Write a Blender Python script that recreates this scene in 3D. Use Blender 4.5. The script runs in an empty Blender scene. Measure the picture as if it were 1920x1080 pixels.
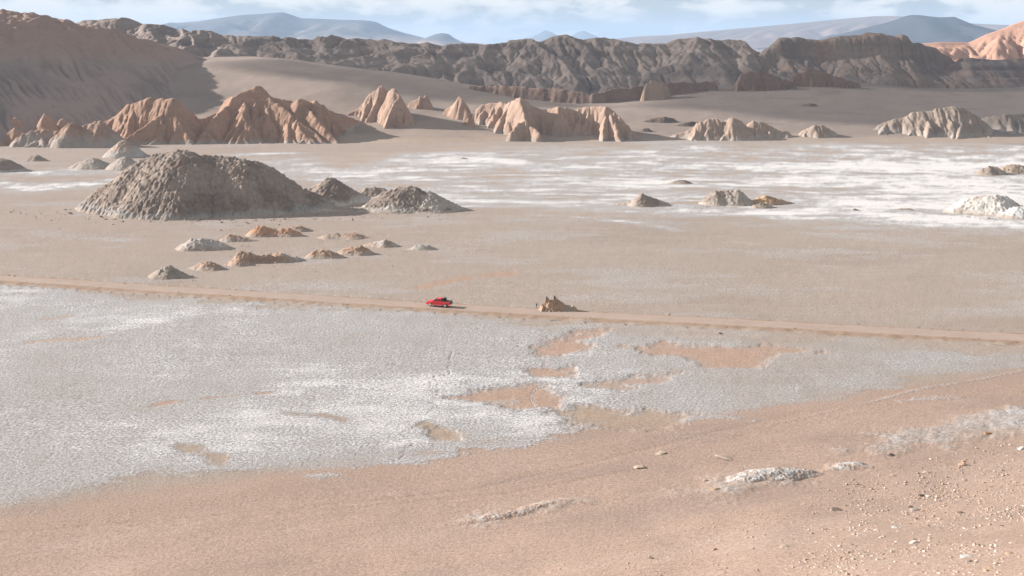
import bpy, bmesh, math, random
import numpy as np
from mathutils import Vector

# ------------------------------------------------------------------ camera, world, sun, exposure
scene = bpy.context.scene
C = scene.collection
CAM_H = 53.0            # metres above the valley floor
FOC = 2100.0            # focal length in pixels of the 1920 px wide photograph
HORIZON = 80.0          # row of the horizon in the photograph
PITCH = math.atan((540 - HORIZON) / FOC)
SUN_AZ = (-0.96, 0.27)
SUN_EL = math.radians(21)

cam_d = bpy.data.cameras.new('camera')
cam_d.sensor_width = 36.0
cam_d.lens = 36.0 * FOC / 1920.0
cam_d.clip_start = 0.5
cam_d.clip_end = 60000
cam = bpy.data.objects.new('camera', cam_d)
cam.location = (0, 0, CAM_H)
cam.rotation_euler = (math.pi / 2 - PITCH, 0, 0)
C.objects.link(cam)
scene.camera = cam

world = bpy.data.worlds.new('World')
scene.world = world
world.use_nodes = True
wn = world.node_tree
wn.nodes.clear()


def N(tree, t, **kw):
    n = tree.nodes.new(t)
    for k, v in kw.items():
        setattr(n, k, v)
    return n


def ramp(tree, pts, fac=None, interp='LINEAR'):
    r = N(tree, 'ShaderNodeValToRGB')
    r.color_ramp.interpolation = interp
    el = r.color_ramp.elements
    while len(el) < len(pts):
        el.new(0.5)
    for e, (p, c) in zip(el, pts):
        e.position = p
        e.color = (c, c, c, 1) if not hasattr(c, '__len__') else (*c, 1)
    if fac is not None:
        tree.links.new(fac, r.inputs['Fac'])
    return r


def mathn(tree, op, a, b=None, c=None, clamp=False):
    m = N(tree, 'ShaderNodeMath', operation=op, use_clamp=clamp)
    for i, v in enumerate((a, b, c)):
        if v is None:
            continue
        if isinstance(v, (int, float)):
            m.inputs[i].default_value = v
        else:
            tree.links.new(v, m.inputs[i])
    return m.outputs[0]


def mixc(tree, fac, a, b, blend='MIX'):
    m = N(tree, 'ShaderNodeMix', data_type='RGBA', blend_type=blend)
    for sock, v in ((m.inputs[0], fac), (m.inputs[6], a), (m.inputs[7], b)):
        if isinstance(v, (int, float)):
            sock.default_value = v
        elif isinstance(v, tuple):
            sock.default_value = (*v, 1) if len(v) == 3 else v
        else:
            tree.links.new(v, sock)
    return m.outputs[2]


def noise(tree, vec, scale, detail=4, rough=0.55, dist=0.0):
    n = N(tree, 'ShaderNodeTexNoise')
    n.inputs['Scale'].default_value = scale
    n.inputs['Detail'].default_value = detail
    n.inputs['Roughness'].default_value = rough
    n.inputs['Distortion'].default_value = dist
    if vec is not None:
        tree.links.new(vec, n.inputs['Vector'])
    return n.outputs['Fac']


def mapping(tree, vec, scale=(1, 1, 1), loc=(0, 0, 0), rot=(0, 0, 0)):
    m = N(tree, 'ShaderNodeMapping')
    m.inputs['Scale'].default_value = scale
    m.inputs['Location'].default_value = loc
    m.inputs['Rotation'].default_value = rot
    tree.links.new(vec, m.inputs['Vector'])
    return m.outputs[0]


# sky: Nishita daylight with broken cumulus all round the horizon
sky = N(wn, 'ShaderNodeTexSky', sky_type='NISHITA', sun_disc=False)
sky.sun_elevation = SUN_EL
sky.sun_rotation = math.atan2(SUN_AZ[0], SUN_AZ[1])
sky.altitude = 2400
sky.air_density = 1.0
sky.dust_density = 1.2
tc = N(wn, 'ShaderNodeTexCoord')
cvec = mapping(wn, tc.outputs['Generated'], scale=(1, 1, 2.6), loc=(0.31, 0.2, 0.4))
cn1 = noise(wn, cvec, 15.0, 9, 0.55, 0.2)
cn2 = noise(wn, mapping(wn, tc.outputs['Generated'], scale=(1, 1, 3.6), loc=(4.3, 1.2, 0.1)), 3.0, 4, 0.5)
cloud = mathn(wn, 'ADD', mathn(wn, 'MULTIPLY', cn1, 0.72), mathn(wn, 'MULTIPLY', cn2, 0.45))
cmask = ramp(wn, [(0.45, 0.72), (0.56, 0.9), (0.60, 1.0)], cloud, 'EASE')
ccol = ramp(wn, [(0.48, (3.6, 3.9, 3.75)), (0.55, (4.7, 4.8, 4.45)), (0.575, (7.6, 7.3, 6.5)), (0.64, (10.2, 9.5, 8.2))], cloud)
sepz = N(wn, 'ShaderNodeSeparateXYZ')
wn.links.new(tc.outputs['Generated'], sepz.inputs[0])
cover = ramp(wn, [(0.0, 1.0), (0.12, 0.9), (0.6, 0.5)], sepz.outputs['Z'])      # a broken layer looks thickest near the horizon
cfac = mathn(wn, 'MULTIPLY', cmask.outputs[0], cover.outputs[0])
skyc = mixc(wn, cfac, sky.outputs[0], ccol.outputs[0])
bg = N(wn, 'ShaderNodeBackground')
bg.inputs['Strength'].default_value = 0.054
wn.links.new(skyc, bg.inputs['Color'])
wo = N(wn, 'ShaderNodeOutputWorld')
wn.links.new(bg.outputs[0], wo.inputs['Surface'])

sun_d = bpy.data.lights.new('sun', 'SUN')
sun_d.energy = 5.0
sun_d.angle = math.radians(0.55)
sun_d.color = (1.0, 0.94, 0.88)
sun = bpy.data.objects.new('sun', sun_d)
ce = math.cos(SUN_EL)
na = math.hypot(*SUN_AZ)
SUN_V = Vector((SUN_AZ[0] / na * ce, SUN_AZ[1] / na * ce, math.sin(SUN_EL)))
sun.rotation_euler = (-SUN_V).to_track_quat('-Z', 'Y').to_euler()
C.objects.link(sun)

vs = scene.view_settings
vs.view_transform = 'Standard'
vs.look = 'None'
vs.gamma = 1.0
vs.use_curve_mapping = False
vs.exposure = 0.98
scene.render.engine = 'CYCLES'
scene.cycles.use_denoising = True
scene.cycles.max_bounces = 5
scene.cycles.diffuse_bounces = 3
scene.cycles.volume_bounces = 1

# ------------------------------------------------------------------ numeric helpers
SP, CP = math.sin(PITCH), math.cos(PITCH)


def ray(x, y):
    u, v = (np.asarray(x, float) - 960) / FOC, (540 - np.asarray(y, float)) / FOC
    return u, CP + v * SP, -SP + v * CP


def at(x, y, z=0.0):                      # point of the plane at height z seen at that place of the photograph
    a, b, c = ray(x, y)
    t = (z - CAM_H) / c
    return a * t, b * t


def atY(x, y, Y):                         # point at ground distance Y: returns X and height
    a, b, c = ray(x, y)
    t = Y / b
    return a * t, CAM_H + c * t


_rng = np.random.default_rng(7)
_perm = np.concatenate([_rng.permutation(256)] * 2)
_ga = _rng.uniform(0, 2 * np.pi, 256)
_gx, _gy = np.cos(_ga), np.sin(_ga)


_gx = _gx.astype(np.float32); _gy = _gy.astype(np.float32)
_perm = _perm.astype(np.int32)


def perlin(x, y, seed=0):
    x = np.asarray(x, np.float32) + np.float32(seed * 17.31 % 251)
    y = np.asarray(y, np.float32) - np.float32(seed * 9.77 % 241)
    fx0, fy0 = np.floor(x), np.floor(y)
    fx, fy = x - fx0, y - fy0
    xi, yi = fx0.astype(np.int32) & 255, fy0.astype(np.int32) & 255
    u, v = fx * fx * fx * (fx * (fx * 6 - 15) + 10), fy * fy * fy * (fy * (fy * 6 - 15) + 10)
    px0, px1 = _perm[xi], _perm[(xi + 1) & 255]
    yj = (yi + 1) & 255

    def g(p, q, dx, dy):
        h = _perm[p + q]
        return _gx[h] * dx + _gy[h] * dy
    a = g(px0, yi, fx, fy); b = g(px1, yi, fx - 1, fy)
    c = g(px0, yj, fx, fy - 1); d = g(px1, yj, fx - 1, fy - 1)
    return (a + u * (b - a)) * (1 - v) + (c + u * (d - c)) * v


def around(X, Y, P, margin):
    P = np.asarray(P, float)
    return (X > P[:, 0].min() - margin) & (X < P[:, 0].max() + margin) & (Y > P[:, 1].min() - margin) & (Y < P[:, 1].max() + margin)


def on_part(X, Y, P, margin, fn, fill=0.0):          # fn worked out only round the points P
    k = around(X, Y, P, margin)
    out = np.full(X.shape, fill)
    if k.any():
        out[k] = fn(X[k], Y[k])
    return out


def fbm(x, y, s, octv=5, seed=0, gain=0.5):
    x = np.asarray(x, float) / s; y = np.asarray(y, float) / s
    a, r, f = 1.0, 0.0, 1.0
    for o in range(octv):
        r = r + a * perlin(x * f, y * f, seed + o * 3)
        a *= gain; f *= 2.03
    return r


def ridged(x, y, s, octv=4, seed=0):
    x = np.asarray(x, float) / s; y = np.asarray(y, float) / s
    a, r, f = 1.0, 0.0, 1.0
    for o in range(octv):
        r = r + a * (1 - 2 * np.abs(perlin(x * f, y * f, seed + o * 3)))
        a *= 0.5; f *= 2.1
    return r


def sstep(a, b, x):
    t = np.clip((x - a) / (b - a), 0, 1)
    return t * t * (3 - 2 * t)


def lerp(a, b, t):
    a = np.asarray(a, float); b = np.asarray(b, float)
    return a + (b - a) * (t[..., None] if np.ndim(t) else t)


def poly_sd(X, Y, P):                     # signed distance to a polygon (negative inside)
    P = np.asarray(P, float)
    d = np.full(X.shape, 1e9); ins = np.zeros(X.shape, bool)
    n = len(P)
    for i in range(n):
        x0, y0 = P[i]; x1, y1 = P[(i + 1) % n]
        ex, ey = x1 - x0, y1 - y0
        t = np.clip(((X - x0) * ex + (Y - y0) * ey) / (ex * ex + ey * ey + 1e-9), 0, 1)
        d = np.minimum(d, np.hypot(X - x0 - t * ex, Y - y0 - t * ey))
        c = ((y0 > Y) != (y1 > Y)) & (X < ex * (Y - y0) / (ey + 1e-12) + x0)
        ins ^= c
    return np.where(ins, -d, d)


def near_poly(X, Y, P, margin=30.0):      # signed distance worked out only round the polygon
    P = np.asarray(P, float)
    k = (X > P[:, 0].min() - margin) & (X < P[:, 0].max() + margin) & (Y > P[:, 1].min() - margin) & (Y < P[:, 1].max() + margin)
    d = np.full(X.shape, 1e3)
    d[k] = poly_sd(X[k], Y[k], P)
    return d


def line_d(X, Y, P, margin=45.0):
    P = np.asarray(P, float)
    k = (X > P[:, 0].min() - margin) & (X < P[:, 0].max() + margin) & (Y > P[:, 1].min() - margin) & (Y < P[:, 1].max() + margin)
    out = np.full(X.shape, 1e3)
    out[k] = _line_d(X[k], Y[k], P)
    return out


def _line_d(X, Y, P):
    d = np.full(X.shape, 1e9)
    for (x0, y0), (x1, y1) in zip(P[:-1], P[1:]):
        ex, ey = x1 - x0, y1 - y0
        t = np.clip(((X - x0) * ex + (Y - y0) * ey) / (ex * ex + ey * ey + 1e-9), 0, 1)
        d = np.minimum(d, np.hypot(X - x0 - t * ex, Y - y0 - t * ey))
    return d


def tps(pts, lam=1.0):                    # thin plate spline through (x, y, z) points
    p = np.asarray(pts, float); n = len(p)
    S = 300.0
    q = p[:, :2] / S

    def U(r2):
        return np.where(r2 > 1e-12, r2 * np.log(r2 + 1e-12), 0)
    K = U(((q[:, None] - q[None]) ** 2).sum(-1)) + lam * 1e-3 * np.eye(n)
    Pm = np.c_[np.ones(n), q]
    A = np.block([[K, Pm], [Pm.T, np.zeros((3, 3))]])
    w = np.linalg.solve(A, np.r_[p[:, 2], 0, 0, 0])

    def f(X, Y):
        X = np.asarray(X, float); Y = np.asarray(Y, float)
        x, y = X / S, Y / S
        r = w[n] + w[n + 1] * x + w[n + 2] * y
        for i in range(n):
            r = r + w[i] * U((x - q[i, 0]) ** 2 + (y - q[i, 1]) ** 2)
        return r
    return f


def erode(Z, dx, K, n, m=0.45, jitter=0.0, seed=1, weight=None):      # stream-power erosion, carves branching gullies
    h, w = Z.shape
    rng = np.random.default_rng(seed)
    idx = np.arange(h * w).reshape(h, w)
    offs = [(-1, 0), (1, 0), (0, -1), (0, 1), (-1, -1), (-1, 1), (1, -1), (1, 1)]
    Kw = np.full(Z.shape, K) if weight is None else K * weight
    for it in range(n):
        Zj = Z + (rng.normal(0, jitter, Z.shape) if jitter else 0)
        best = np.zeros_like(Z); rec = idx.copy(); dist = np.full(Z.shape, dx)
        Pd = np.pad(Zj, 1, mode='edge')
        for oy, ox in offs:
            d = dx * math.hypot(ox, oy)
            s = (Zj - Pd[1 + oy:1 + oy + h, 1 + ox:1 + ox + w]) / d
            ok = s > best
            if oy == -1: ok[0] = False
            if oy == 1: ok[-1] = False
            if ox == -1: ok[:, 0] = False
            if ox == 1: ok[:, -1] = False
            best = np.where(ok, s, best)
            rec = np.where(ok, idx + oy * w + ox, rec)
            dist = np.where(ok, d, dist)
        order = np.argsort(-Zj, axis=None).tolist()
        rl = rec.ravel().tolist()
        A = [1.0] * (h * w)
        for i in order:
            r = rl[i]
            if r != i:
                A[r] += A[i]
        F = (Kw.ravel() * (np.asarray(A) * dx * dx) ** m / dist.ravel()).tolist()
        z = Z.ravel().tolist()
        for i in reversed(order):
            r = rl[i]
            if r != i and z[r] < z[i]:
                f = F[i]
                z[i] = (z[i] + f * z[r]) / (1 + f)
        Z = np.asarray(z).reshape(h, w)
    return Z


def blur(Z, n=1):
    for _ in range(n):
        P = np.pad(Z, 1, mode='edge')
        Z = (P[:-2, 1:-1] + P[2:, 1:-1] + P[1:-1, :-2] + P[1:-1, 2:] + 4 * Z) / 8
    return Z


def sheet(name, X, Y, Z, col, mat, salt=None, cull=None, parent=None, smooth=True):
    """A grid of points as one mesh; colour and crust amount are stored per point; faces in cull are dropped."""
    h, w = X.shape
    i = np.arange(h * w).reshape(h, w)
    q = np.stack([i[:-1, :-1], i[:-1, 1:], i[1:, 1:], i[1:, :-1]], -1).reshape(-1, 4)
    if cull is not None:
        c = cull.ravel()
        q = q[~c[q].all(1)]
    used = np.zeros(h * w, bool); used[q] = True
    remap = np.cumsum(used) - 1
    q = remap[q]
    co = np.stack([X, Y, Z], -1).reshape(-1, 3)[used]
    me = bpy.data.meshes.new(name)
    me.vertices.add(len(co)); me.vertices.foreach_set('co', co.astype(np.float32).ravel())
    me.loops.add(q.size); me.loops.foreach_set('vertex_index', q.astype(np.int32).ravel())
    me.polygons.add(len(q)); me.polygons.foreach_set('loop_start', np.arange(0, q.size, 4, dtype=np.int32))
    me.update(calc_edges=True)
    if smooth:
        me.polygons.foreach_set('use_smooth', np.ones(len(q), bool))
    a = me.attributes.new('tint', 'FLOAT_COLOR', 'POINT')
    cc = np.ones((h * w, 4), np.float32)
    cc[:, :3] = np.broadcast_to(np.asarray(col, float), (h, w, 3)).reshape(-1, 3)
    cc[:, 3] = 0 if salt is None else np.asarray(salt).ravel()
    a.data.foreach_set('color', cc[used].ravel())
    me.materials.append(mat)
    o = bpy.data.objects.new(name, me)
    C.objects.link(o)
    if parent:
        o.parent = parent
    return o


def tag(o, label=None, cat=None, group=None, kind=None):
    if label: o['label'] = label
    if cat: o['category'] = cat
    if group: o['group'] = group
    if kind: o['kind'] = kind
    return o


# ------------------------------------------------------------------ materials
def earth(name, grain=1.0, bump=0.3, amount=0.35, crust=False, rough=0.95, bdist=0.25, speck=0.0):
    """Bare earth: point colour broken up by noise; with crust, white salt grows where the point's crust value is high."""
    m = bpy.data.materials.new(name)
    m.use_nodes = True
    t = m.node_tree
    b = t.nodes['Principled BSDF']
    b.inputs['Roughness'].default_value = rough
    b.inputs['Specular IOR Level'].default_value = 0.12
    at_ = N(t, 'ShaderNodeAttribute', attribute_name='tint')
    geo = N(t, 'ShaderNodeNewGeometry')
    P = geo.outputs['Position']
    n1 = noise(t, P, grain, 6, 0.62)
    n2 = noise(t, P, grain * 0.13, 4, 0.55, 0.4)
    n3 = noise(t, P, grain * 5.0, 3, 0.6)
    v = mathn(t, 'ADD', mathn(t, 'MULTIPLY', n1, 0.55), mathn(t, 'ADD', mathn(t, 'MULTIPLY', n2, 0.3), mathn(t, 'MULTIPLY', n3, 0.15)))
    k = ramp(t, [(0.3, 1 - amount), (0.5, 1.0), (0.7, 1 + amount * 0.8)], v)
    col = mixc(t, 1.0, at_.outputs['Color'], k.outputs[0], 'MULTIPLY')
    hgt = mathn(t, 'ADD', mathn(t, 'MULTIPLY', n1, 0.7), mathn(t, 'MULTIPLY', n3, 0.3))
    if crust:
        hgt = mathn(t, 'MULTIPLY', n2, 0.2)
        fine = noise(t, P, 2.4, 5, 0.75)
        spk = noise(t, P, 6.0, 2, 0.6)
        mid = noise(t, mapping(t, P, (0.10, 0.30, 1)), 1.0, 6, 0.62, 0.3)
        big = noise(t, mapping(t, P, (0.5, 1.0, 1)), 0.055, 6, 0.6, 0.6)
        vor = N(t, 'ShaderNodeTexVoronoi', feature='F1')
        vor.inputs['Scale'].default_value = 1.3
        t.links.new(P, vor.inputs['Vector'])
        al = at_.outputs['Alpha']
        nn = mathn(t, 'ADD', mathn(t, 'MULTIPLY', fine, 0.42), mathn(t, 'ADD', mathn(t, 'MULTIPLY', mid, 0.30), mathn(t, 'MULTIPLY', big, 0.34)))
        s = mathn(t, 'ADD', nn, mathn(t, 'MULTIPLY', al, 0.50))
        cr = ramp(t, [(0.60, 0.0), (0.80, 0.5), (1.02, 0.96)], s)
        white = ramp(t, [(0.38, (0.305, 0.29, 0.288)), (0.60, (0.565, 0.555, 0.565))], fine)
        purer = mathn(t, 'MULTIPLY', mathn(t, 'SUBTRACT', mathn(t, 'ADD', al, mathn(t, 'MULTIPLY', mathn(t, 'SUBTRACT', nn, 0.53), 3.4)), 0.80), 1.5, clamp=True)
        wcol = mixc(t, purer, white.outputs[0], (0.79, 0.76, 0.745))
        sp = ramp(t, [(0.36, 0.62), (0.5, 1.0), (0.66, 1.34)], mathn(t, 'ADD', mathn(t, 'MULTIPLY', spk, 0.5), mathn(t, 'MULTIPLY', fine, 0.5)))
        flat = mathn(t, 'ADD', mathn(t, 'MULTIPLY', al, 2.2), 1.0, clamp=True)      # the bare sand has no crust speckle
        col = mixc(t, cr.outputs[0], col, wcol)
        col = mixc(t, mathn(t, 'MULTIPLY', flat, 1.0), col, mixc(t, 1.0, col, sp.outputs[0], 'MULTIPLY'))
        plates = mathn(t, 'MULTIPLY', vor.outputs['Distance'], -0.2)
        rel = mathn(t, 'ADD', plates, mathn(t, 'ADD', mathn(t, 'MULTIPLY', fine, 2.4), mathn(t, 'MULTIPLY', spk, 0.8)))
        hgt = mathn(t, 'ADD', hgt, mathn(t, 'MULTIPLY', rel, mathn(t, 'MULTIPLY', mathn(t, 'ADD', al, 0.42), 0.75, clamp=True)))
    t.links.new(col, b.inputs['Base Color'])
    bp = N(t, 'ShaderNodeBump')
    bp.inputs['Strength'].default_value = bump
    bp.inputs['Distance'].default_value = bdist
    t.links.new(hgt, bp.inputs['Height'])
    t.links.new(bp.outputs[0], b.inputs['Normal'])
    return m


def plain(name, col, rough=0.5, metal=0.0, spec=0.5, var=0.08, scale=3.0):
    m = bpy.data.materials.new(name)
    m.use_nodes = True
    t = m.node_tree
    b = t.nodes['Principled BSDF']
    b.inputs['Roughness'].default_value = rough
    b.inputs['Metallic'].default_value = metal
    b.inputs['Specular IOR Level'].default_value = spec
    g = N(t, 'ShaderNodeTexCoord')
    n = noise(t, g.outputs['Object'], scale, 4)
    k = ramp(t, [(0.3, 1 - var), (0.7, 1 + var)], n)
    t.links.new(mixc(t, 1.0, (*col, 1), k.outputs[0], 'MULTIPLY'), b.inputs['Base Color'])
    return m


M_FLOOR = earth('valley_floor_earth', 1.1, 0.7, 0.08, crust=True, bdist=0.20)
M_SAND = earth('dune_sand', 0.35, 0.25, 0.12, bdist=0.3)
M_ROAD = earth('graded_dirt', 1.6, 0.3, 0.16, bdist=0.08)
M_CLAY = earth('badland_clay', 0.6, 0.7, 0.22, bdist=0.6)
M_MOUND = earth('salty_mound_clay', 0.8, 0.9, 0.35, bdist=0.5)
M_RIDGE = earth('grey_ridge_rock', 0.28, 0.7, 0.25, bdist=0.9)
M_FAR = earth('far_mountain_rock', 0.004, 0.4, 0.2, bdist=25)
M_STONE = earth('loose_stone', 3.0, 0.5, 0.25, bdist=0.05)

SAND_PINK = (0.388, 0.28, 0.224)
BEIGE = (0.372, 0.306, 0.260)
ORANGE = (0.415, 0.280, 0.213)
WHITE = (0.68, 0.66, 0.63)

# ------------------------------------------------------------------ valley floor with the slope below the camera
TOE = [at(*p) for p in ((-500, 1010), (0, 955), (500, 890), (1000, 810), (1500, 745), (1920, 690), (2600, 600))]
TOE = np.array(TOE)
TOE_POLY = np.vstack([TOE, [[900, -400], [-900, -400]]])


def slope_s(X, Y):
    return -poly_sd(X, Y, TOE_POLY)


ROAD_PX = [(-420, 494), (-100, 514.5), (0, 521), (300, 541), (500, 553), (820, 575), (1100, 593), (1500, 617), (1920, 635), (2350, 652)]
_rp = np.array([at(*p) for p in ROAD_PX])
_rc = np.polyfit(_rp[:, 0], _rp[:, 1], 2)


def road_y(X):
    return np.polyval(_rc, X)


def P_(*pts):
    return np.array([at(*p) for p in pts])


POOLS = [  # orange mud basins in the salt crust
    P_((1000, 655), (1030, 632), (1080, 622), (1125, 620), (1105, 645), (1060, 665), (1010, 667)),
    P_((1165, 645), (1215, 652), (1240, 640), (1290, 648), (1400, 645), (1500, 650), (1540, 660), (1420, 668), (1410, 688), (1330, 690), (1290, 670), (1200, 660)),
    P_((988, 690), (1020, 678), (1040, 685), (1085, 680), (1095, 690), (1060, 703), (1000, 703)),
    P_((840, 742), (900, 730), (960, 722), (1030, 720), (1060, 740), (1040, 762), (960, 760), (880, 755)),
    P_((1105, 720), (1180, 705), (1270, 700), (1250, 718), (1150, 730)),
    P_((800, 815), (830, 800), (865, 802), (855, 825), (810, 830)),
    P_((1030, 766), (1080, 756), (1180, 768), (1300, 776), (1250, 802), (1130, 802), (1060, 792)),
]


def floor_h(X, Y, detail=True):
    X = np.asarray(X, float); Y = np.asarray(Y, float)
    s = slope_s(X, Y)
    sp = np.clip(s, 0, 200)
    z = 51.3 * (sp / 137.0) ** 2.3
    z = z + sstep(0, 25, s) * (fbm(X, Y, 28, 3, 5) * 0.9 * np.clip(s / 45, 0, 1.0))
    if detail:
        z = z + fbm(X, Y, 60, 2, 11) * 0.25 * sstep(5, -20, s)
        z = z + fbm(X, Y, 3.0, 3, 21) * (0.06 - 0.042 * sstep(-2, 3, s))
    return z


def on_ground(x, y):                      # where the sight line of a place in the photograph meets the ground
    z = np.zeros(np.shape(x))
    for _ in range(14):
        X, Y = at(x, y, z)
        z = 0.5 * z + 0.5 * floor_h(X, Y)
    return X, Y, z


def smooth_noise_edge(X, Y, P, soft, warp, seed, sc):
    d = poly_sd(X, Y, P) + fbm(X, Y, sc, 4, seed) * warp
    return sstep(soft, -soft, d)


def build_floor():
    th_in = np.linspace(-27.5, 27.5, 840)
    th_l = -27.5 - np.cumsum(np.geomspace(0.06, 3.0, 22)); th_r = -th_l
    th = np.radians(np.concatenate([th_l[::-1], th_in, th_r]))
    inv = np.linspace(1 / 60.0, 1 / 660.0, 570)
    r = np.concatenate([np.geomspace(3, 58.5, 34), 1 / inv, np.geomspace(680, 26000, 50)])
    T, R = np.meshgrid(th, r)
    X, Y = R * np.sin(T), R * np.cos(T)
    near = R < 665
    Z = floor_h(X, Y)
    # colours
    s = slope_s(X, Y)
    warpn = fbm(X, Y, 14, 4, 31)
    col = np.broadcast_to(np.array(BEIGE), X.shape + (3,)).copy()
    salt = np.full(X.shape, 0.10)
    salt = salt + (0.30 * sstep(-0.1, 0.5, fbm(X * 0.5, Y, 22, 5, 41, 0.6)) - 0.10 * sstep(0.0, 0.5, fbm(X * 0.4, Y, 16, 5, 43, 0.6))) * near
    col = lerp(col, (0.335, 0.268, 0.225), 0.6 * sstep(0.05, 0.5, fbm(X * 0.45, Y, 26, 5, 45, 0.6)) * near)
    # pinkish drier ground at far left and along the road
    pk = sstep(30, -60, X + 0.0) * sstep(230, 300, Y) * 0.55
    col = lerp(col, (0.365, 0.288, 0.245), pk)
    # sandy slope
    sl = sstep(-1.5, 2.5, s + warpn * 3.0)
    col = lerp(col, SAND_PINK, sl)
    salt = salt * (1 - sl) - 0.55 * sl
    # near salt pan
    pan = P_((-300, 520), (0, 540), (500, 572), (960, 600), (1300, 627), (1950, 665), (2300, 690), (2300, 640), (1920, 690), (1750, 706), (1600, 742),
             (1400, 790), (1230, 775), (1100, 802), (1000, 838), (850, 852), (740, 882), (600, 890), (450, 896), (330, 900), (200, 915), (130, 955), (0, 955), (-300, 1000))
    d = poly_sd(X, Y, pan)
    inp = sstep(0.9, -2.2, d + fbm(X * 0.5, Y * 1.4, 12, 7, 31, 0.68) * 6.5)
    ru = P_((1130, 600), (2400, 660), (2400, 800), (1100, 800), (1150, 700))
    right = sstep(12, -12, poly_sd(X, Y, ru) + warpn * 6)
    amt = 0.67 - 0.40 * right + 0.50 * fbm(X, Y * 0.7, 30, 6, 51, 0.65) + 0.16 * sstep(-30, -8, d) * sstep(-2, -8, d) - 0.60 * sstep(-12, -1, d) * sstep(-0.15, 0.35, fbm(X * 0.6, Y, 9, 5, 53, 0.65)) * (Y < 175) * np.exp(-((X + 20) / 22) ** 2)
    lf = sstep(-8, -55, X) * sstep(190, 150, Y)
    amt = amt - 0.08 * lf
    ctr = np.exp(-(((X + 12) / 40) ** 2 + ((Y - 165) / 22) ** 2)) + np.exp(-(((X - 2) / 22) ** 2 + ((Y - 146) / 12) ** 2))
    amt = amt + 0.14 * ctr
    salt = salt * (1 - inp) + amt * inp
    col = lerp(col, (0.365, 0.325, 0.300), inp * 0.85)
    # orange mud basins
    for k, P in enumerate(POOLS):
        dd = on_part(X, Y, P, 30, lambda x, y: poly_sd(x, y, P) + fbm(x, y * 1.3, 9, 5, 60 + k, 0.68) * 3.6, 1e3)
        f = sstep(2.2, -3.0, dd)
        col = lerp(col, ORANGE if k < 5 else (0.38, 0.28, 0.21), f * (0.9 if k != 4 else 0.6))
        salt = salt * (1 - f) - 0.30 * f
        isl = on_part(X, Y, P, 5, lambda x, y: sstep(0.25, 0.6, fbm(x, y * 0.7, 5, 3, 66 + k))) * f
        salt = salt + isl * 0.7
        salt = salt + np.exp(-((dd - 0.8) / 1.6) ** 2) * 0.10
        Z = Z - 0.16 * sstep(0.8, -0.5, dd)
    # thin orange and brown streaks
    for pts, wd, cc, st in (
            (((290, 757), (400, 745), (520, 733)), 0.7, (0.42, 0.27, 0.19), 0.8),
            (((60, 641), (170, 634), (275, 621)), 1.2, (0.50, 0.34, 0.24), 0.6),
            (((80, 598), (140, 592)), 1.2, (0.46, 0.34, 0.25), 0.5),
            (((540, 775), (620, 780), (650, 790)), 1.0, (0.36, 0.27, 0.22), 0.7),
            (((350, 838), (400, 850), (420, 860)), 1.8, (0.36, 0.28, 0.22), 0.8),
            (((790, 795), (830, 812)), 1.4, (0.36, 0.28, 0.22), 0.8),
            (((785, 538), (850, 527), (905, 517), (960, 513)), 3.0, ORANGE, 1.0),
            (((780, 700), (860, 690), (940, 690)), 0.0, ORANGE, 0.0)):
        if wd == 0:
            continue
        P = P_(*pts)
        dd = on_part(X, Y, P, 20, lambda x, y: _line_d(x, y, P) + fbm(x, y, 5.5, 4, 77, 0.65) * (wd * 1.1 + 0.5), 1e3)
        f = sstep(wd * 1.3, -wd * 0.2, dd) * st
        col = lerp(col, cc, f); salt = salt * (1 - f) - 0.35 * f
    # far white pan with bands
    far = P_((400, 330), (430, 300), (700, 284), (900, 277), (1250, 272), (1600, 270), (2300, 262), (2500, 440), (1920, 440), (1700, 437), (1500, 412), (1280, 405), (1050, 405), (930, 392), (700, 382), (560, 350))
    d = poly_sd(X, Y, far)
    inp = sstep(20, -30, d + fbm(X * 0.5, Y, 30, 5, 81, 0.6) * 30)
    band = fbm(X * 0.18 + fbm(X, Y, 30, 3, 84) * 2, Y, 6.0, 5, 83, 0.68)
    band2 = fbm(X * 0.4, Y, 30, 3, 87)
    f_amt = 0.76 + 1.0 * band + 0.85 * band2
    rw = sstep(30, -30, poly_sd(X, Y, P_((1400, 300), (2400, 290), (2400, 440), (1700, 440), (1480, 400))))
    f_amt = f_amt + 0.5 * rw
    salt = salt * (1 - inp) + np.clip(f_amt, 0.0, 1.5) * inp
    col = lerp(col, (0.42, 0.33, 0.27), inp * 0.6)
    for pts, wd, st in (
            (((1085, 407), (1180, 416), (1275, 430)), 4.5, 1.2), (((1250, 396), (1500, 399), (1750, 410), (1950, 425)), 10.0, 1.75),
            (((930, 385), (1080, 388), (1200, 392), (1330, 398)), 5.0, 0.8), (((1480, 408), (1640, 400), (1960, 400)), 13, 1.7),
            (((-100, 345), (60, 349), (230, 342)), 24, 1.6), (((-100, 326), (150, 322), (330, 320)), 20, 1.5), (((300, 302), (480, 290), (640, 287), (760, 288)), 14, 1.3), (((430, 306), (560, 300), (700, 304), (850, 298)), 16, 1.25), (((540, 322), (700, 318), (900, 314)), 14, 1.25), (((60, 445), (170, 447), (240, 450)), 5.0, 0.55),
            (((190, 463), (245, 464)), 3.0, 0.45), (((0, 425), (75, 427)), 3.0, 0.6), (((760, 434), (840, 436)), 5.0, 0.75), (((560, 408), (700, 412), (900, 405)), 3.5, 0.5),
            (((860, 478), (920, 478)), 2.0, 0.5), (((820, 489), (890, 492)), 2.0, 0.4), (((150, 402), (340, 408)), 4.0, 0.5),
            (((870, 560), (960, 545), (1060, 530)), 2.2, 0.34)):
        P = P_(*pts)
        dd = on_part(X, Y, P, 35, lambda x, y: _line_d(x, y, P) + fbm(x * 0.5, y, 12, 4, 91) * wd, 1e3)
        f = sstep(wd * 1.25, -wd * 0.2, dd)
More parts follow.
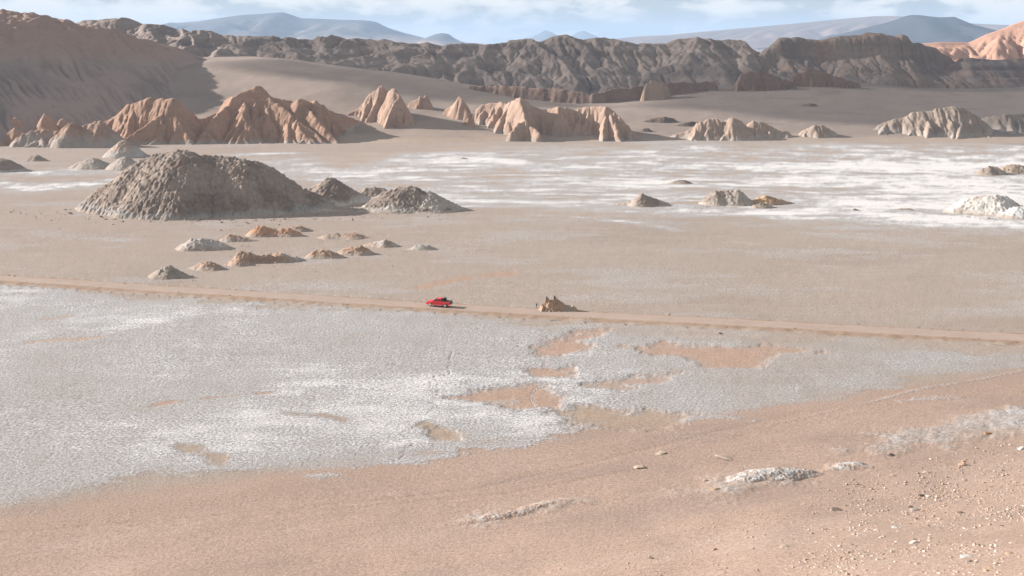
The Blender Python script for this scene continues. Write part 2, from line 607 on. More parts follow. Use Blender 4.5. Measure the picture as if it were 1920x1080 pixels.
        f = f * on_part(X, Y, P, 35, lambda x, y: np.clip(0.72 + 0.9 * fbm(x * 0.2, y, 7, 5, 92, 0.65), 0.15, 1.25))
        salt = np.maximum(salt, st * f)
    # sand fans at the foot of the dune
    fan = P_((640, 320), (760, 285), (900, 283), (1010, 262), (900, 230), (600, 240), (560, 290))
    f = on_part(X, Y, fan, 30, lambda x, y: sstep(8, -10, poly_sd(x, y, fan) + fbm(x * 0.4, y, 14, 3, 93) * 8))
    salt = salt * (1 - 0.8 * f)
    # small streaks on the slope
    for pts, wd, st in ((((1640, 752), (1720, 730), (1830, 712), (1920, 695)), 0.4, 0.55), (((1440, 797), (1560, 770), (1640, 752)), 0.3, 0.3),
                        (((1690, 752), (1760, 745), (1800, 745)), 0.8, 0.5)):
        P = np.array([on_ground(*p)[:2] for p in pts])
        dd = on_part(X, Y, P, 20, lambda x, y: _line_d(x, y, P) + fbm(x, y, 2, 3, 95) * wd, 1e3)
        salt = np.maximum(salt, st * sstep(wd * 1.4, 0, dd) + (salt * 0))
    for pg, st in ((((1560, 850), (1640, 815), (1750, 790), (1930, 765), (1990, 800), (1900, 825), (1760, 840), (1660, 855)), 0.48),
                   (((1250, 930), (1330, 905), (1400, 890), (1500, 905), (1330, 940)), 0.25), (((830, 985), (900, 960), (1000, 940), (1100, 940), (1000, 960), (900, 985)), 0.3)):
        P = np.array([on_ground(*p)[:2] for p in pg])
        dd = on_part(X, Y, P, 30, lambda x, y: poly_sd(x, y, P) + fbm(x, y, 7, 6, 97, 0.65) * 4.0, 1e3)
        f = sstep(1.5, -3.0, dd)
        salt = np.maximum(salt, f * (st + 0.35 * on_part(X, Y, P, 10, lambda x, y: fbm(x, y, 5, 3, 98))))
        col = lerp(col, (0.40, 0.33, 0.28), f * 0.7)
        Z = Z + 0.16 * sstep(1.5, -3.5, dd) * (1 + 1.4 * on_part(X, Y, P, 10, lambda x, y: fbm(x, y, 2, 3, 99)))
    # a long crack in the crust, and wheel tracks curling over the mud
    ck = P_((846, 660), (838, 690), (818, 715), (820, 735), (806, 765), (775, 795), (750, 812), (765, 835), (745, 868))
    ck = np.array([(x + 0.8 * math.sin(i * 2.1), y) for i, (x, y) in enumerate(ck)])
    dd = on_part(X, Y, ck, 6, lambda x, y: _line_d(x + fbm(x, y, 3, 3, 102) * 1.5, y + fbm(x, y, 3, 3, 103) * 1.5, ck) + np.abs(fbm(x, y, 2, 2, 101)) * 0.2, 1e3)
    f = sstep(0.24, 0.06, dd)
    Z = Z - 0.09 * f; salt = salt - 0.35 * f; col = lerp(col, (0.27, 0.22, 0.185), f * 0.6)
    for cx, cy, rad in ((1020, 742, 3.0), (1032, 744, 4.2)):
        gx, gy = at(cx, cy)
        dd = np.abs(np.hypot((X - gx) * 1.5, (Y - gy) * 0.6) - rad)
        f = sstep(0.25, 0.08, dd) * (X < gx + 0.6)
        Z = Z - 0.08 * f; salt = salt + 0.55 * f
    for k, pts in enumerate((((0, 1000), (300, 975), (600, 950), (900, 915), (1100, 870), (1300, 820), (1500, 775)), ((250, 985), (620, 955), (950, 925), (1200, 880)))):
        dd = line_d(X, Y, np.array([on_ground(*p)[:2] for p in pts]))
        Z = Z - 0.07 * sstep(0.5, 0.15, dd)
        col = lerp(col, (0.37, 0.26, 0.195), 0.35 * sstep(0.7, 0.1, dd))
    # gentle sand tones on the slope
    a_, b_ = X * 0.93 + Y * 0.37, -X * 0.37 + Y * 0.93
    tone = fbm(a_ * 0.25, b_, 8, 3, 111, 0.5) + 0.5 * fbm(X, Y, 30, 3, 112)
    col = lerp(col, (0.345, 0.256, 0.211), sl * sstep(-0.05, 0.6, tone) * 0.85)
    col = lerp(col, (0.42, 0.31, 0.255), sl * sstep(0.0, 0.6, -tone) * 0.7)
    # under the road the ground is pressed down so that the road bed lies above it
    rd = Y - road_y(X)
    Z = np.where(np.abs(rd + 0.8) < 4.2, Z - 0.30, Z)
    Z = np.where(R > 640, np.minimum(Z, 0) - sstep(640, 720, R) * 3.0, Z)
    o = sheet('valley_floor', X, Y, Z, np.clip(col, 0.02, 0.9), M_FLOOR, np.clip(salt, -1, 1.6))
    tag(o, 'flat valley floor of beige earth, white salt crust and pinkish sand slope', kind='structure')


build_floor()

# ------------------------------------------------------------------ dirt road
def build_road():
    xs = np.arange(-190, 190, 0.45)
    vv = 0.88 * np.array([-6.6, -5.9, -5.2, -4.6, -4.1, -3.7, -3.35, -3.1, -2.8, -2.4, -2.0, -1.6, -1.2, -0.8, -0.4, 0, 0.4, 0.8, 1.2, 1.6, 2.0, 2.4, 2.8, 3.1, 3.4, 3.8, 4.3, 5.0])
    prof = np.interp(vv / 0.88, [-6.6, -5.6, -4.3, -3.6, -3.2, -2.9, 0, 2.9, 3.3, 3.8, 5.0], [-0.35, -0.05, 0.14, 0.30, 0.20, 0.16, 0.24, 0.17, 0.26, 0.12, -0.35])
    V, S = np.meshgrid(vv, xs)
    sl = np.polyval(np.polyder(_rc), xs)
    nx, ny = -sl / np.sqrt(1 + sl ** 2), 1 / np.sqrt(1 + sl ** 2)
    X = S + V * nx[:, None]; Y = road_y(S) + V * ny[:, None]
    edge = np.clip(np.abs(V) - 2.4, 0, 1.4)
    Z = prof[None] + fbm(X, Y, 60, 2, 11) * 0.25 + edge * (fbm(X, Y, 2.6, 3, 120) * 0.13) + fbm(X, Y, 9, 2, 121) * 0.05
    for tr in (-1.7, -0.6, 0.7, 1.8):
        Z -= 0.035 * np.exp(-((V - tr + 0.15 * np.sin(S / 23 + tr)) / 0.25) ** 2)
    lane = np.array((0.385, 0.295, 0.245)); bank = np.array((0.345, 0.245, 0.18)); dark = np.array((0.25, 0.185, 0.145))
    n = fbm(X, Y, 5, 4, 123)
    f = sstep(2.2, 3.0, np.abs(V + 0.0) + n * 0.9)
    col = lerp(np.broadcast_to(lane, X.shape + (3,)), bank, f)
    col = lerp(col, (0.37, 0.305, 0.26), sstep(-3.9, -5.2, V + n * 1.6))
    col = lerp(col, dark, sstep(0.25, 0.6, fbm(X, Y, 1.6, 3, 125)) * f * 0.7)
    for tr in (-1.7, -0.6, 0.7, 1.8):
        col = lerp(col, (0.44, 0.345, 0.29), 0.6 * np.exp(-((V - tr + 0.15 * np.sin(S / 23 + tr)) / 0.3) ** 2))
    o = sheet('dirt_road', X, Y, Z, col, M_ROAD)
    tag(o, 'straight graded dirt road with an orange brown earth berm', kind='structure')


build_road()

# ------------------------------------------------------------------ sand dune and hill behind the badlands
def W(x, y, Y):
    X, Z = atY(x, y, Y)
    return (float(X), float(Y), float(Z))


DUNE_PTS = [W(520, 113, 780), W(600, 124, 780), W(700, 135, 780), W(800, 150, 780), W(900, 168, 780), W(1000, 184, 775), W(1100, 190, 765),
            W(1200, 182, 770), W(1300, 168, 780), W(1400, 166, 780), W(1500, 158, 790), W(1600, 158, 800), W(1700, 165, 810), W(1920, 163, 820), W(2300, 160, 820),
            W(600, 190, 690), W(700, 205, 680), W(820, 225, 660), W(1000, 215, 685), W(1150, 222, 680), W(1300, 212, 695), W(1500, 210, 695), W(1700, 195, 725), W(1920, 195, 725), W(2300, 195, 725),
            W(560, 150, 730), W(450, 150, 735), W(640, 165, 715), W(780, 185, 715), W(450, 215, 670)]
for xx in range(-700, 801, 100):
    zz = -1.2 + (1.6 if -170 < xx < 0 else 0)
    DUNE_PTS += [(xx, 615 if xx > -200 else 600, zz), (xx, 585, zz - 2.5)]
for xx in range(-650, 801, 120):
    DUNE_PTS += [(xx, 990, 26.0 if xx > -150 else 45)]
DUNE_PTS += [(x * 1.06, y * 1.06, z + 1.0) for x, y, z in DUNE_PTS[:15]] + [(x * 1.11, y * 1.11, z + 1.5) for x, y, z in DUNE_PTS[:15]]
dune_f = tps(DUNE_PTS, 0.6)

HILL_PTS = [W(-500, 20, 660), W(-250, 32, 680), W(-100, 40, 700), W(0, 46, 715), W(45, 44, 722), W(75, 50, 728), W(140, 58, 745), W(200, 68, 760), W(270, 86, 778), W(330, 99, 790), W(400, 120, 795), W(470, 158, 775), W(520, 190, 740),
            W(-250, 235, 585), W(-100, 235, 595), W(0, 240, 604), W(100, 242, 615), W(200, 240, 632), W(300, 232, 655), W(400, 222, 680), W(480, 214, 698), W(560, 215, 700),
            W(-250, 130, 630), W(0, 145, 655), W(100, 150, 672), W(200, 152, 692), W(300, 160, 715), W(400, 180, 730), W(0, 90, 690), W(100, 95, 710), W(200, 105, 735), W(300, 124, 760)]
for (xx, yy, zz) in ((-520, 800, 35), (-420, 820, 32), (-330, 840, 30), (-240, 870, 28), (-180, 870, 26), (-120, 840, 18), (-90, 760, 4), (-100, 700, 0), (-600, 560, -6), (-400, 570, -5), (-300, 580, -5), (-200, 600, -5), (-120, 640, -4)):
    HILL_PTS.append((xx, yy, zz))
hill_f = tps(HILL_PTS, 0.3)


def ground_h(X, Y):
    return np.maximum(floor_h(X, Y, False), dune_f(X, Y))


def build_dune():
    xs = np.arange(-420, 520, 1.9); ys = np.arange(588, 960, 1.7)
    X, Y = np.meshgrid(xs, ys)
    Z = dune_f(X, Y) + fbm(X, Y, 45, 3, 131) * 0.8 * sstep(600, 660, Y) + fbm(X, Y, 5, 3, 133) * 0.12
    rk = sstep(60, 160, X) * sstep(0.1, 0.6, fbm(X, Y * 2.2, 30, 4, 137)) * sstep(640, 680, Y)
    Z = Z + rk * (0.4 + 0.5 * fbm(X, Y, 4, 3, 139))
    c = np.broadcast_to(np.array((0.33, 0.262, 0.222)), X.shape + (3,))
    c = lerp(c, (0.365, 0.288, 0.238), sstep(690, 615, Y + 30 * fbm(X, Y, 40, 3, 141)))
    c = lerp(c, (0.255, 0.208, 0.187), sstep(0.0, 0.5, fbm(X, Y, 60, 4, 143)) * 0.6)
    c = lerp(c, (0.265, 0.216, 0.19), sstep(20, 140, X) * 0.7)  # right side darkened in the colour itself, adding to the cloud shade
    c = lerp(c, (0.22, 0.165, 0.135), rk * 0.5)
    foot = sstep(3.2, 0.4, Z + fbm(X * 0.4, Y, 12, 3, 145) * 2.0)
    c = lerp(c, (0.42, 0.33, 0.265), foot * 0.7)
    o = sheet('sand_dune', X, Y, Z, c, M_SAND, cull=Z < -1.0)
    tag(o, 'smooth grey brown sand dune rising behind the orange badlands', kind='structure')


build_dune()


def build_hill():
    dx = 0.95
    xs = np.arange(-450, -85, dx); ys = np.arange(575, 870, dx)
    X, Y = np.meshgrid(xs, ys)
    Z = hill_f(X, Y)
    crest = sstep(0, 1, (Z - np.interp(X, [-560, -340, -260, -180, -100], [40, 40, 38, 36, 60])) / 14.0)
    rockn = ridged(X, Y, 22, 4, 151)
    Z = Z + crest * (rockn * 2.2 - 0.5 + 2.4 * fbm(X, Y, 7, 4, 152)) + fbm(X, Y, 30, 3, 153) * 0.8
    w = np.clip(sstep(0.15, 0.55, fbm(X, Y, 25, 2, 155) + 0.4), 0.15, 1) * (1 - 0.5 * crest)
    u = X * 0.8 + Y * 0.6 + fbm(X, Y, 40, 3, 163) * 6
    v = X * 0.6 - Y * 0.8
    low = sstep(52, 40, Z) * (1 - 0.7 * crest)
    rill = sstep(0.16, 0.0, np.abs(perlin(u / 9, v / 120, 165))) * 0.9 + sstep(0.2, 0.0, np.abs(perlin(u / 4.5, v / 70, 166))) * 0.5
    rill = rill * sstep(-0.35, 0.25, fbm(X, Y, 35, 3, 167)) * low
    Z = Z - rill * 0.75
    Ze = erode(Z + _rng.normal(0, 0.05, Z.shape), dx, 0.075, 5, 0.42, 0.03, 3, w)
    dz = np.clip(Z - Ze, 0, 1.3)
    Z = Z - dz + fbm(X, Y, 3, 3, 157) * 0.12
    c = np.broadcast_to(np.array((0.36, 0.275, 0.24)), X.shape + (3,))
    c = lerp(c, (0.25, 0.205, 0.18), sstep(0, 0.5, fbm(X, Y, 50, 4, 159)) * 0.7)
    c = lerp(c, (0.20, 0.16, 0.145), np.clip(rill, 0, 1) * 0.55)
    red = np.clip(crest + 0.25 * fbm(X, Y, 12, 3, 161), 0, 1) * sstep(-0.5, 0.3, rockn)
    c = lerp(c, (0.36, 0.228, 0.168), red * 0.62)
    g = ground_h(X, Y)
    o = sheet('hill', X, Y, Z, c, M_SAND, cull=Z < g - 1.5)
    tag(o, 'dark rilled hillside with reddish rock along its crest', kind='structure')


build_hill()


# ------------------------------------------------------------------ eroded outcrops and mounds
def crest_pts(px, Yc):
    if not hasattr(Yc, '__len__'):
        Yc = [Yc] * len(px)
    out = []
    for (x, y), Y in zip(px, Yc):
        X, Z = atY(x, y, Y)
        out.append((float(X), float(Y), float(Z)))
    return out


def tent(X, Y, segs, Z0):
    Z = Z0.copy()
    for (a, b, s, r) in segs:
        ex, ey = b[0] - a[0], b[1] - a[1]
        L = ex * ex + ey * ey + 1e-9
        t = np.clip(((X - a[0]) * ex + (Y - a[1]) * ey) / L, 0, 1)
        d = np.hypot(X - a[0] - t * ex, Y - a[1] - t * ey)
        z = a[2] + t * (b[2] - a[2]) - s * (np.sqrt(d * d + r * r) - r)
        Z = np.maximum(Z, z)
    return Z


def outcrop(name, label, cat, px, Yc, depth, dx=0.55, s_crest=1.25, s_spur=1.7, r=0.8, spur_gap=5.5, lean=0.0, wob=0.35, K=0.03, iters=4,
            rough=0.75, rs=4.0, col=(0.385, 0.245, 0.175), col2=(0.325, 0.21, 0.155), base=None, base_h=3.0, extra=(), seed=1, group=None, mat=None, kind=None, back=1.0,
            strata=0.0, bump_top=0.0, lift=0.5, lumps=0.0, lump_s=2.0, saltc=None, flute=0.0, famp=0.30, squash=1.0):
    """A ridge of eroded clay: crest traced in metres at its own distance, ribs running down to the foot, gullies carved by erosion."""
    rng = np.random.default_rng(seed)
    cp = crest_pts(px, Yc)
    cp = [(x, y, z + lift) for x, y, z in cp]
    if squash != 1.0:
        cp = [(x, y, float(ground_h(x, y)) + (z - float(ground_h(x, y))) * squash) for x, y, z in cp]
    segs = []
    pts = np.array(cp)
    # the crest wanders in depth
    wobv = np.interp(np.arange(len(pts)), np.arange(0, len(pts) + 2, 2), rng.uniform(-1, 1, len(np.arange(0, len(pts) + 2, 2)))) * depth * 0.18
    pts[:, 1] += wobv
    for a, b in zip(pts[:-1], pts[1:]):
        segs.append((tuple(a), tuple(b), s_crest, r))
    # ribs
    L = np.r_[0, np.cumsum(np.hypot(np.diff(pts[:, 0]), np.diff(pts[:, 1])))]
    if spur_gap:
        t = rng.uniform(0.3, 1) * spur_gap
        while t < L[-1] - 0.3 * spur_gap:
            p = np.array([np.interp(t, L, pts[:, k]) for k in range(3)])
            g0 = float(ground_h(p[0], p[1]))
            hgt = p[2] - g0
            if hgt > 1.5:
                for side, dep in ((-1, depth), (1, depth * back)):
                    if side == 1 and rng.random() < 0.5:
                        continue
                    run = dep * min(1.0, hgt / (0.55 * (pts[:, 2].max() - g0) + 1e-6)) * rng.uniform(0.72, 1.0)
                    ex = p[0] + run * (lean + wob * rng.normal()); ey = p[1] + side * run
                    ge = float(ground_h(ex, ey)) - 0.6
                    mid = np.array(((p[0] + ex) / 2 + rng.normal() * run * 0.07, (p[1] + ey) / 2, 0))
                    mid[2] = (p[2] * 0.47 + ge * 0.53) + rng.uniform(-0.02, 0.10) * hgt
                    top = p - np.array((0, 0, rng.uniform(0, 0.12) * hgt))
                    segs.append((tuple(top), tuple(mid), s_spur, r)); segs.append((tuple(mid), (ex, ey, ge), s_spur, r))
                    # side ribs
                    for _ in range(rng.integers(1, 3)):
                        u = rng.uniform(0.35, 0.8)
                        q = np.array((mid[0] + (ex - mid[0]) * (u - 0.3), mid[1] + (ey - mid[1]) * (u - 0.3), mid[2] + (ge - mid[2]) * (u - 0.3) - 0.04 * hgt))
                        sx = q[0] + rng.choice((-1, 1)) * run * rng.uniform(0.15, 0.3); sy = q[1] + side * run * rng.uniform(0.2, 0.42)
                        segs.append((tuple(q), (sx, sy, float(ground_h(sx, sy)) - 0.6), s_spur * 1.05, r * 0.7))
            t += spur_gap * rng.uniform(0.65, 1.35)
    for (x0, y0, Y0), (x1, y1, Y1) in extra:
        segs.append((W(x0, y0, Y0), W(x1, y1, Y1), s_spur, r))
    zmax = pts[:, 2].max()
    ext = max(depth * 1.3, (zmax - float(ground_h(*pts[len(pts) // 2, :2]))) / s_crest * 1.25) + 2
    xs = np.arange(pts[:, 0].min() - ext * 0.7, pts[:, 0].max() + ext * 0.7, dx)
    ys = np.arange(pts[:, 1].min() - ext, pts[:, 1].max() + ext * max(back, 0.6), dx)
    X, Y = np.meshgrid(xs, ys)
    wx = fbm(X, Y, 9, 3, seed + 200) * rough * 1.6; wy = fbm(X, Y, 9, 3, seed + 210) * rough * 1.6
    G = ground_h(X, Y)
    Z = tent(X + wx, Y + wy, segs, G - 4.0)
    hh = np.clip((Z - G) / 3.0, 0, 1)
    Z = Z + fbm(X, Y, rs, 4, seed + 220) * rough * hh
    if flute:
        u = X + lean * Y + fbm(X, Y, 12, 3, seed + 300) * 2.0
        fl = (1 - 2 * np.abs(perlin(u / flute, Y / (flute * 6), seed + 301))) * 0.8 + (1 - 2 * np.abs(perlin(u / (flute * 0.43), Y / (flute * 3), seed + 302))) * 0.65
        Z = Z + (fl - 0.5) * flute * famp * hh * (0.25 + 0.9 * sstep(-0.3, 0.4, fbm(X, Y, 16, 2, seed + 303)))
    if lumps:
        Z = Z + (np.abs(fbm(X, Y, lump_s, 3, seed + 230)) * 2 - 0.5) * lumps * np.clip((Z - G) / 1.0, 0, 1)
    if iters:
        Z = np.maximum(erode(np.maximum(Z, G - 1.5), dx, K, iters, 0.42, 0.03, seed), G - 1.6)
    if strata:
        zs = Z + fbm(X, Y, 25, 2, seed + 240) * 1.0
        Z = Z + strata * np.sin(zs * 2.6) * hh
    Z = Z + fbm(X, Y, 1.6, 3, seed + 250) * 0.10 * hh
    n = fbm(X, Y, 10, 4, seed + 260)
    hrel = (Z - G) / (zmax - G.min() + 1e-6)
    c = lerp(np.broadcast_to(np.array(col), X.shape + (3,)), col2, sstep(-0.02, 0.22, n) if mat is M_MOUND else sstep(-0.1, 0.5, n))
    zb = Z + fbm(X, Y, 30, 2, seed + 270) * 1.5
    c = c * (1 + 0.10 * fbm(zb, zb * 0 + seed, 1.7, 3, seed))[..., None]
    if base is not None:
        c = lerp(c, base, sstep(base_h * 1.3, base_h * 0.4, (Z - G) + n * base_h * 0.9))
    if mat is M_MOUND:
        c = lerp(c, (0.40, 0.325, 0.27), 0.9 * sstep(1.0, 0.1, (Z - G) + n * 1.1))
    if saltc is not None:
        c = lerp(c, saltc[0], sstep(saltc[1], saltc[1] + 0.3, fbm(X, Y, saltc[2], 4, seed + 280)))
    o = sheet(name, X, Y, Z, np.clip(c, 0.02, 0.9), mat or M_CLAY, cull=Z < G - 0.7)
    if kind:
        tag(o, label, kind=kind)
    else:
        tag(o, label, cat, group)
    return o


GREYB = (0.36, 0.305, 0.265)
GA = 'orange badland outcrops along the foot of the dune'
outcrop('badland_outcrop', 'low rounded orange outcrop with grey stained foot, leftmost in front of the dark hill', 'rock outcrop',
        [(8, 294), (30, 268), (48, 254), (62, 247), (80, 244), (95, 247), (115, 250), (128, 240), (138, 231), (150, 240), (160, 235), (188, 231), (200, 240), (215, 260)], 592, 17,
        s_crest=1.0, spur_gap=7, K=0.012, r=1.6, rough=0.9, base=GREYB, base_h=5.5, col=(0.375, 0.252, 0.192), group=GA, flute=3.4, seed=3, lumps=0.5, lump_s=5)
outcrop('badland_outcrop', 'broad ribbed orange outcrop shaped like a pyramid, left of the tallest one', 'rock outcrop',
        [(186, 236), (210, 220), (238, 199), (262, 193), (281, 185), (290, 190), (306, 186), (316, 188), (331, 185), (341, 203), (365, 225), (398, 252), (415, 272)], 628, 30,
        spur_gap=5.0, lean=0.12, wob=0.45, s_crest=1.35, s_spur=1.35, K=0.05, iters=5, base=GREYB, base_h=1.6, group=GA, flute=3.4, seed=5, r=1.8)
outcrop('badland_outcrop', 'tallest sharp ribbed orange outcrop with long shadow on its right', 'rock outcrop',
        [(385, 230), (400, 215), (415, 205), (430, 184), (440, 182), (460, 172), (471, 169), (478, 162), (486, 164), (494, 176), (505, 185), (515, 195), (525, 187), (534, 190), (545, 196), (556, 192), (564, 186), (573, 190),
         (581, 194), (593, 191), (605, 198), (616, 210), (630, 222), (642, 236), (656, 250), (680, 264)], 638, 36,
        spur_gap=5.0, lean=0.22, wob=0.4, s_crest=1.4, s_spur=1.4, K=0.05, iters=5, base=GREYB, base_h=1.5, group=GA, flute=3.4, seed=8, r=1.6,
        extra=(((458, 213, 622), (430, 268, 604)), ((458, 213, 622), (478, 270, 604)), ((458, 245, 612), (440, 274, 602)), ((458, 245, 612), (470, 275, 602))))
outcrop('badland_outcrop', 'split orange outcrop with a cleft down its middle, standing alone on the sand', 'rock outcrop',
        [(655, 214), (672, 204), (681, 195), (690, 182), (705, 172), (714, 163), (722, 167), (729, 174), (736, 168), (741, 168), (749, 180), (758, 196), (766, 214), (776, 234)], [668, 668, 668, 669, 670, 670, 669, 668, 662, 660, 658, 655, 652, 650], 17,
        spur_gap=4.5, s_crest=1.7, s_spur=2.0, K=0.02, group=GA, flute=2.8, famp=0.4, seed=12, col=(0.405, 0.282, 0.216), col2=(0.35, 0.242, 0.188), r=0.5,
        extra=(((739, 168, 660), (742, 205, 650)), ((742, 205, 650), (725, 245, 640)), ((746, 203, 650), (755, 246, 641)), ((714, 163, 669), (690, 222, 655))))
outcrop('badland_outcrop', 'tiny jagged double toothed orange rock on the dune shoulder', 'rock outcrop',
        [(770, 193), (777, 190), (783, 187), (788, 181), (793, 188), (798, 179), (802, 186), (808, 196)], 690, 5, dx=0.35, spur_gap=2.5, s_crest=1.8, K=0.02, iters=2, group=GA, flute=2.6, seed=14, col=(0.405, 0.282, 0.216), r=0.25, rough=0.3)
outcrop('badland_outcrop', 'small pointed orange spire alone on the sand slope', 'rock outcrop',
        [(836, 207), (848, 200), (857, 190), (861, 183), (866, 187), (871, 200), (882, 213)], [676, 675, 673, 672, 671, 669, 666], 9, dx=0.4, spur_gap=3.0, s_crest=1.7, K=0.02, iters=3, group=GA, flute=3.4, seed=16, col=(0.405, 0.282, 0.216), r=0.4, rough=0.35)
outcrop('badland_outcrop', 'very small orange boulder-like knob below the pointed spire', 'rock outcrop',
        [(868, 234), (874, 227), (879, 223), (885, 226), (891, 235)], 652, 3.0, dx=0.3, spur_gap=1.5, s_crest=1.8, K=0.01, iters=1, group=GA, flute=2.6, seed=18, r=0.3, rough=0.4)
outcrop('badland_outcrop', 'widest fluted orange outcrop at the centre of the valley edge', 'rock outcrop',
        [(893, 206), (903, 198), (912, 198), (922, 196), (936, 193), (950, 195), (960, 192), (968, 187), (976, 185), (984, 190), (996, 199), (1010, 205), (1025, 207), (1040, 203), (1047, 200), (1056, 205), (1075, 208), (1085, 204), (1100, 203),
         (1120, 203), (1136, 201), (1143, 205), (1152, 213), (1166, 226), (1186, 246), (1206, 264)],
        [664, 664, 664, 662, 660, 657, 652, 646, 642, 642, 644, 646, 646, 645, 644, 645, 646, 646, 645, 644, 641, 639, 636, 632, 627, 622], 14,
        spur_gap=3.4, s_crest=2.0, s_spur=2.1, K=0.05, iters=5, wob=0.35, base=GREYB, base_h=1.5, group=GA, flute=2.4, famp=0.6, seed=21, col=(0.405, 0.285, 0.22), col2=(0.35, 0.245, 0.19), r=1.3,
        extra=(((975, 186, 642), (985, 225, 630)), ((985, 225, 630), (960, 246, 622)), ((985, 225, 630), (1010, 250, 618)), ((1138, 203, 641), (1130, 265, 618)), ((1140, 205, 640), (1165, 264, 617))))
outcrop('badland_outcrop', 'low tan outcrop with several humps, right of the widest fluted one', 'rock outcrop',
        [(1245, 263), (1270, 251), (1290, 245), (1310, 232), (1330, 225), (1340, 224), (1352, 232), (1362, 227), (1372, 222), (1383, 226), (1396, 236), (1404, 243), (1415, 230), (1430, 233), (1445, 240), (1460, 248), (1475, 247), (1488, 260)], 636, 14,
        spur_gap=5.0, s_crest=1.0, s_spur=1.2, K=0.05, iters=5, base=(0.40, 0.335, 0.285), base_h=2.0, group=GA, flute=2.8, famp=0.35, seed=25, col=(0.385, 0.283, 0.222), col2=(0.33, 0.25, 0.20), r=1.0, rough=0.8)
outcrop('badland_outcrop', 'smallest tan hump between two low tan outcrops at right', 'rock outcrop',
        [(1488, 261), (1505, 247), (1516, 241), (1526, 236), (1540, 238), (1555, 244), (1566, 250), (1592, 264)], 638, 12,
        spur_gap=4.5, s_crest=1.0, s_spur=1.2, K=0.05, iters=5, base=(0.40, 0.335, 0.285), base_h=1.8, group=GA, flute=3.4, seed=27, col=(0.37, 0.285, 0.225), col2=(0.32, 0.248, 0.20), r=0.8, rough=0.6, dx=0.5)
outcrop('badland_outcrop', 'large greyish tan outcrop with a rounded peak at the right', 'rock outcrop',
        [(1610, 263), (1630, 248), (1650, 236), (1675, 225), (1690, 225), (1712, 215), (1740, 210), (1762, 205), (1785, 201), (1800, 204), (1815, 213), (1830, 223), (1846, 233), (1856, 246), (1875, 256)], 652, 24,
        spur_gap=6.0, lean=0.1, s_crest=1.0, s_spur=1.2, K=0.02, base=(0.37, 0.315, 0.27), base_h=2.4, group=GA, flute=3.4, famp=0.35, seed=29, col=(0.32, 0.25, 0.202), col2=(0.27, 0.215, 0.18), r=0.9, rough=0.6, dx=0.5)
outcrop('badland_outcrop', 'grey brown outcrop cut by the right edge of the picture', 'rock outcrop',
        [(1835, 235), (1860, 221), (1880, 217), (1920, 215), (1960, 212), (2010, 222), (2060, 240)], 664, 24,
        spur_gap=6.0, s_crest=0.95, s_spur=1.15, K=0.02, base=(0.36, 0.31, 0.27), base_h=2.0, group=GA, flute=3.4, seed=31, col=(0.285, 0.23, 0.195), col2=(0.245, 0.202, 0.177), r=0.9, rough=0.6, dx=0.5)
# knobs on the foot of the hill, far left
outcrop('badland_outcrop', 'rounded red brown lump at the left edge below the dark hill', 'rock outcrop',
        [(-60, 200), (-20, 190), (4, 187), (12, 185), (22, 188), (32, 202), (60, 218), (76, 226)], 634, 16, spur_gap=7, s_crest=1.3, K=0.012, r=2.0, rough=0.8, group=GA, flute=3.4, seed=33, col=(0.37, 0.235, 0.165), lumps=0.4, lump_s=5)
KN = 'small orange clay knobs on the hill foot'
for lab, pts, Yk, sd in (('small orange knob with a dark cap, left of the other knobs', [(14, 238), (20, 224), (28, 221), (36, 226), (42, 240)], 612, 41),
                         ('tall slim orange knob standing above the low rounded outcrop', [(72, 240), (78, 222), (83, 214), (90, 217), (97, 238)], 612, 42),
                         ('tiny orange knob highest on the rilled slope', [(92, 212), (98, 203), (103, 200), (110, 214)], 640, 43),
                         ('tiny orange knob right of the tall slim knob', [(108, 234), (114, 225), (119, 224), (126, 236)], 618, 44),
                         ('squat orange knob at the lower left, above the pale flat', [(8, 268), (18, 248), (28, 241), (40, 248), (50, 268)], 598, 45)):
    outcrop('clay_hoodoo', lab, 'hoodoo', pts, Yk, 4, dx=0.35, spur_gap=2.5, s_crest=1.9, K=0.01, iters=2, r=0.9, rough=0.5, group=KN, seed=sd, col=(0.39, 0.255, 0.188))

# ------------------------------------------------------------------ grey ridge, mesas, red hill
RIDGE_PX = [(100, 60), (130, 53), (150, 46), (170, 42), (195, 42), (215, 39), (243, 38), (260, 44), (275, 50), (300, 53), (313, 51), (330, 58), (350, 60), (370, 62), (395, 64), (420, 70), (450, 73), (500, 77), (540, 77), (560, 80), (590, 80),
            (600, 76), (625, 75), (650, 79), (690, 77), (720, 79), (740, 82), (790, 85), (805, 85), (830, 89), (860, 87), (890, 86), (910, 88), (945, 84), (955, 77), (985, 76), (1010, 79), (1035, 70), (1060, 70), (1090, 75), (1120, 75),
            (1145, 75), (1165, 79), (1190, 88), (1215, 85), (1245, 85), (1260, 78), (1270, 74), (1300, 74), (1330, 78), (1370, 80), (1390, 83), (1400, 95), (1407, 102), (1430, 112), (1470, 130)]


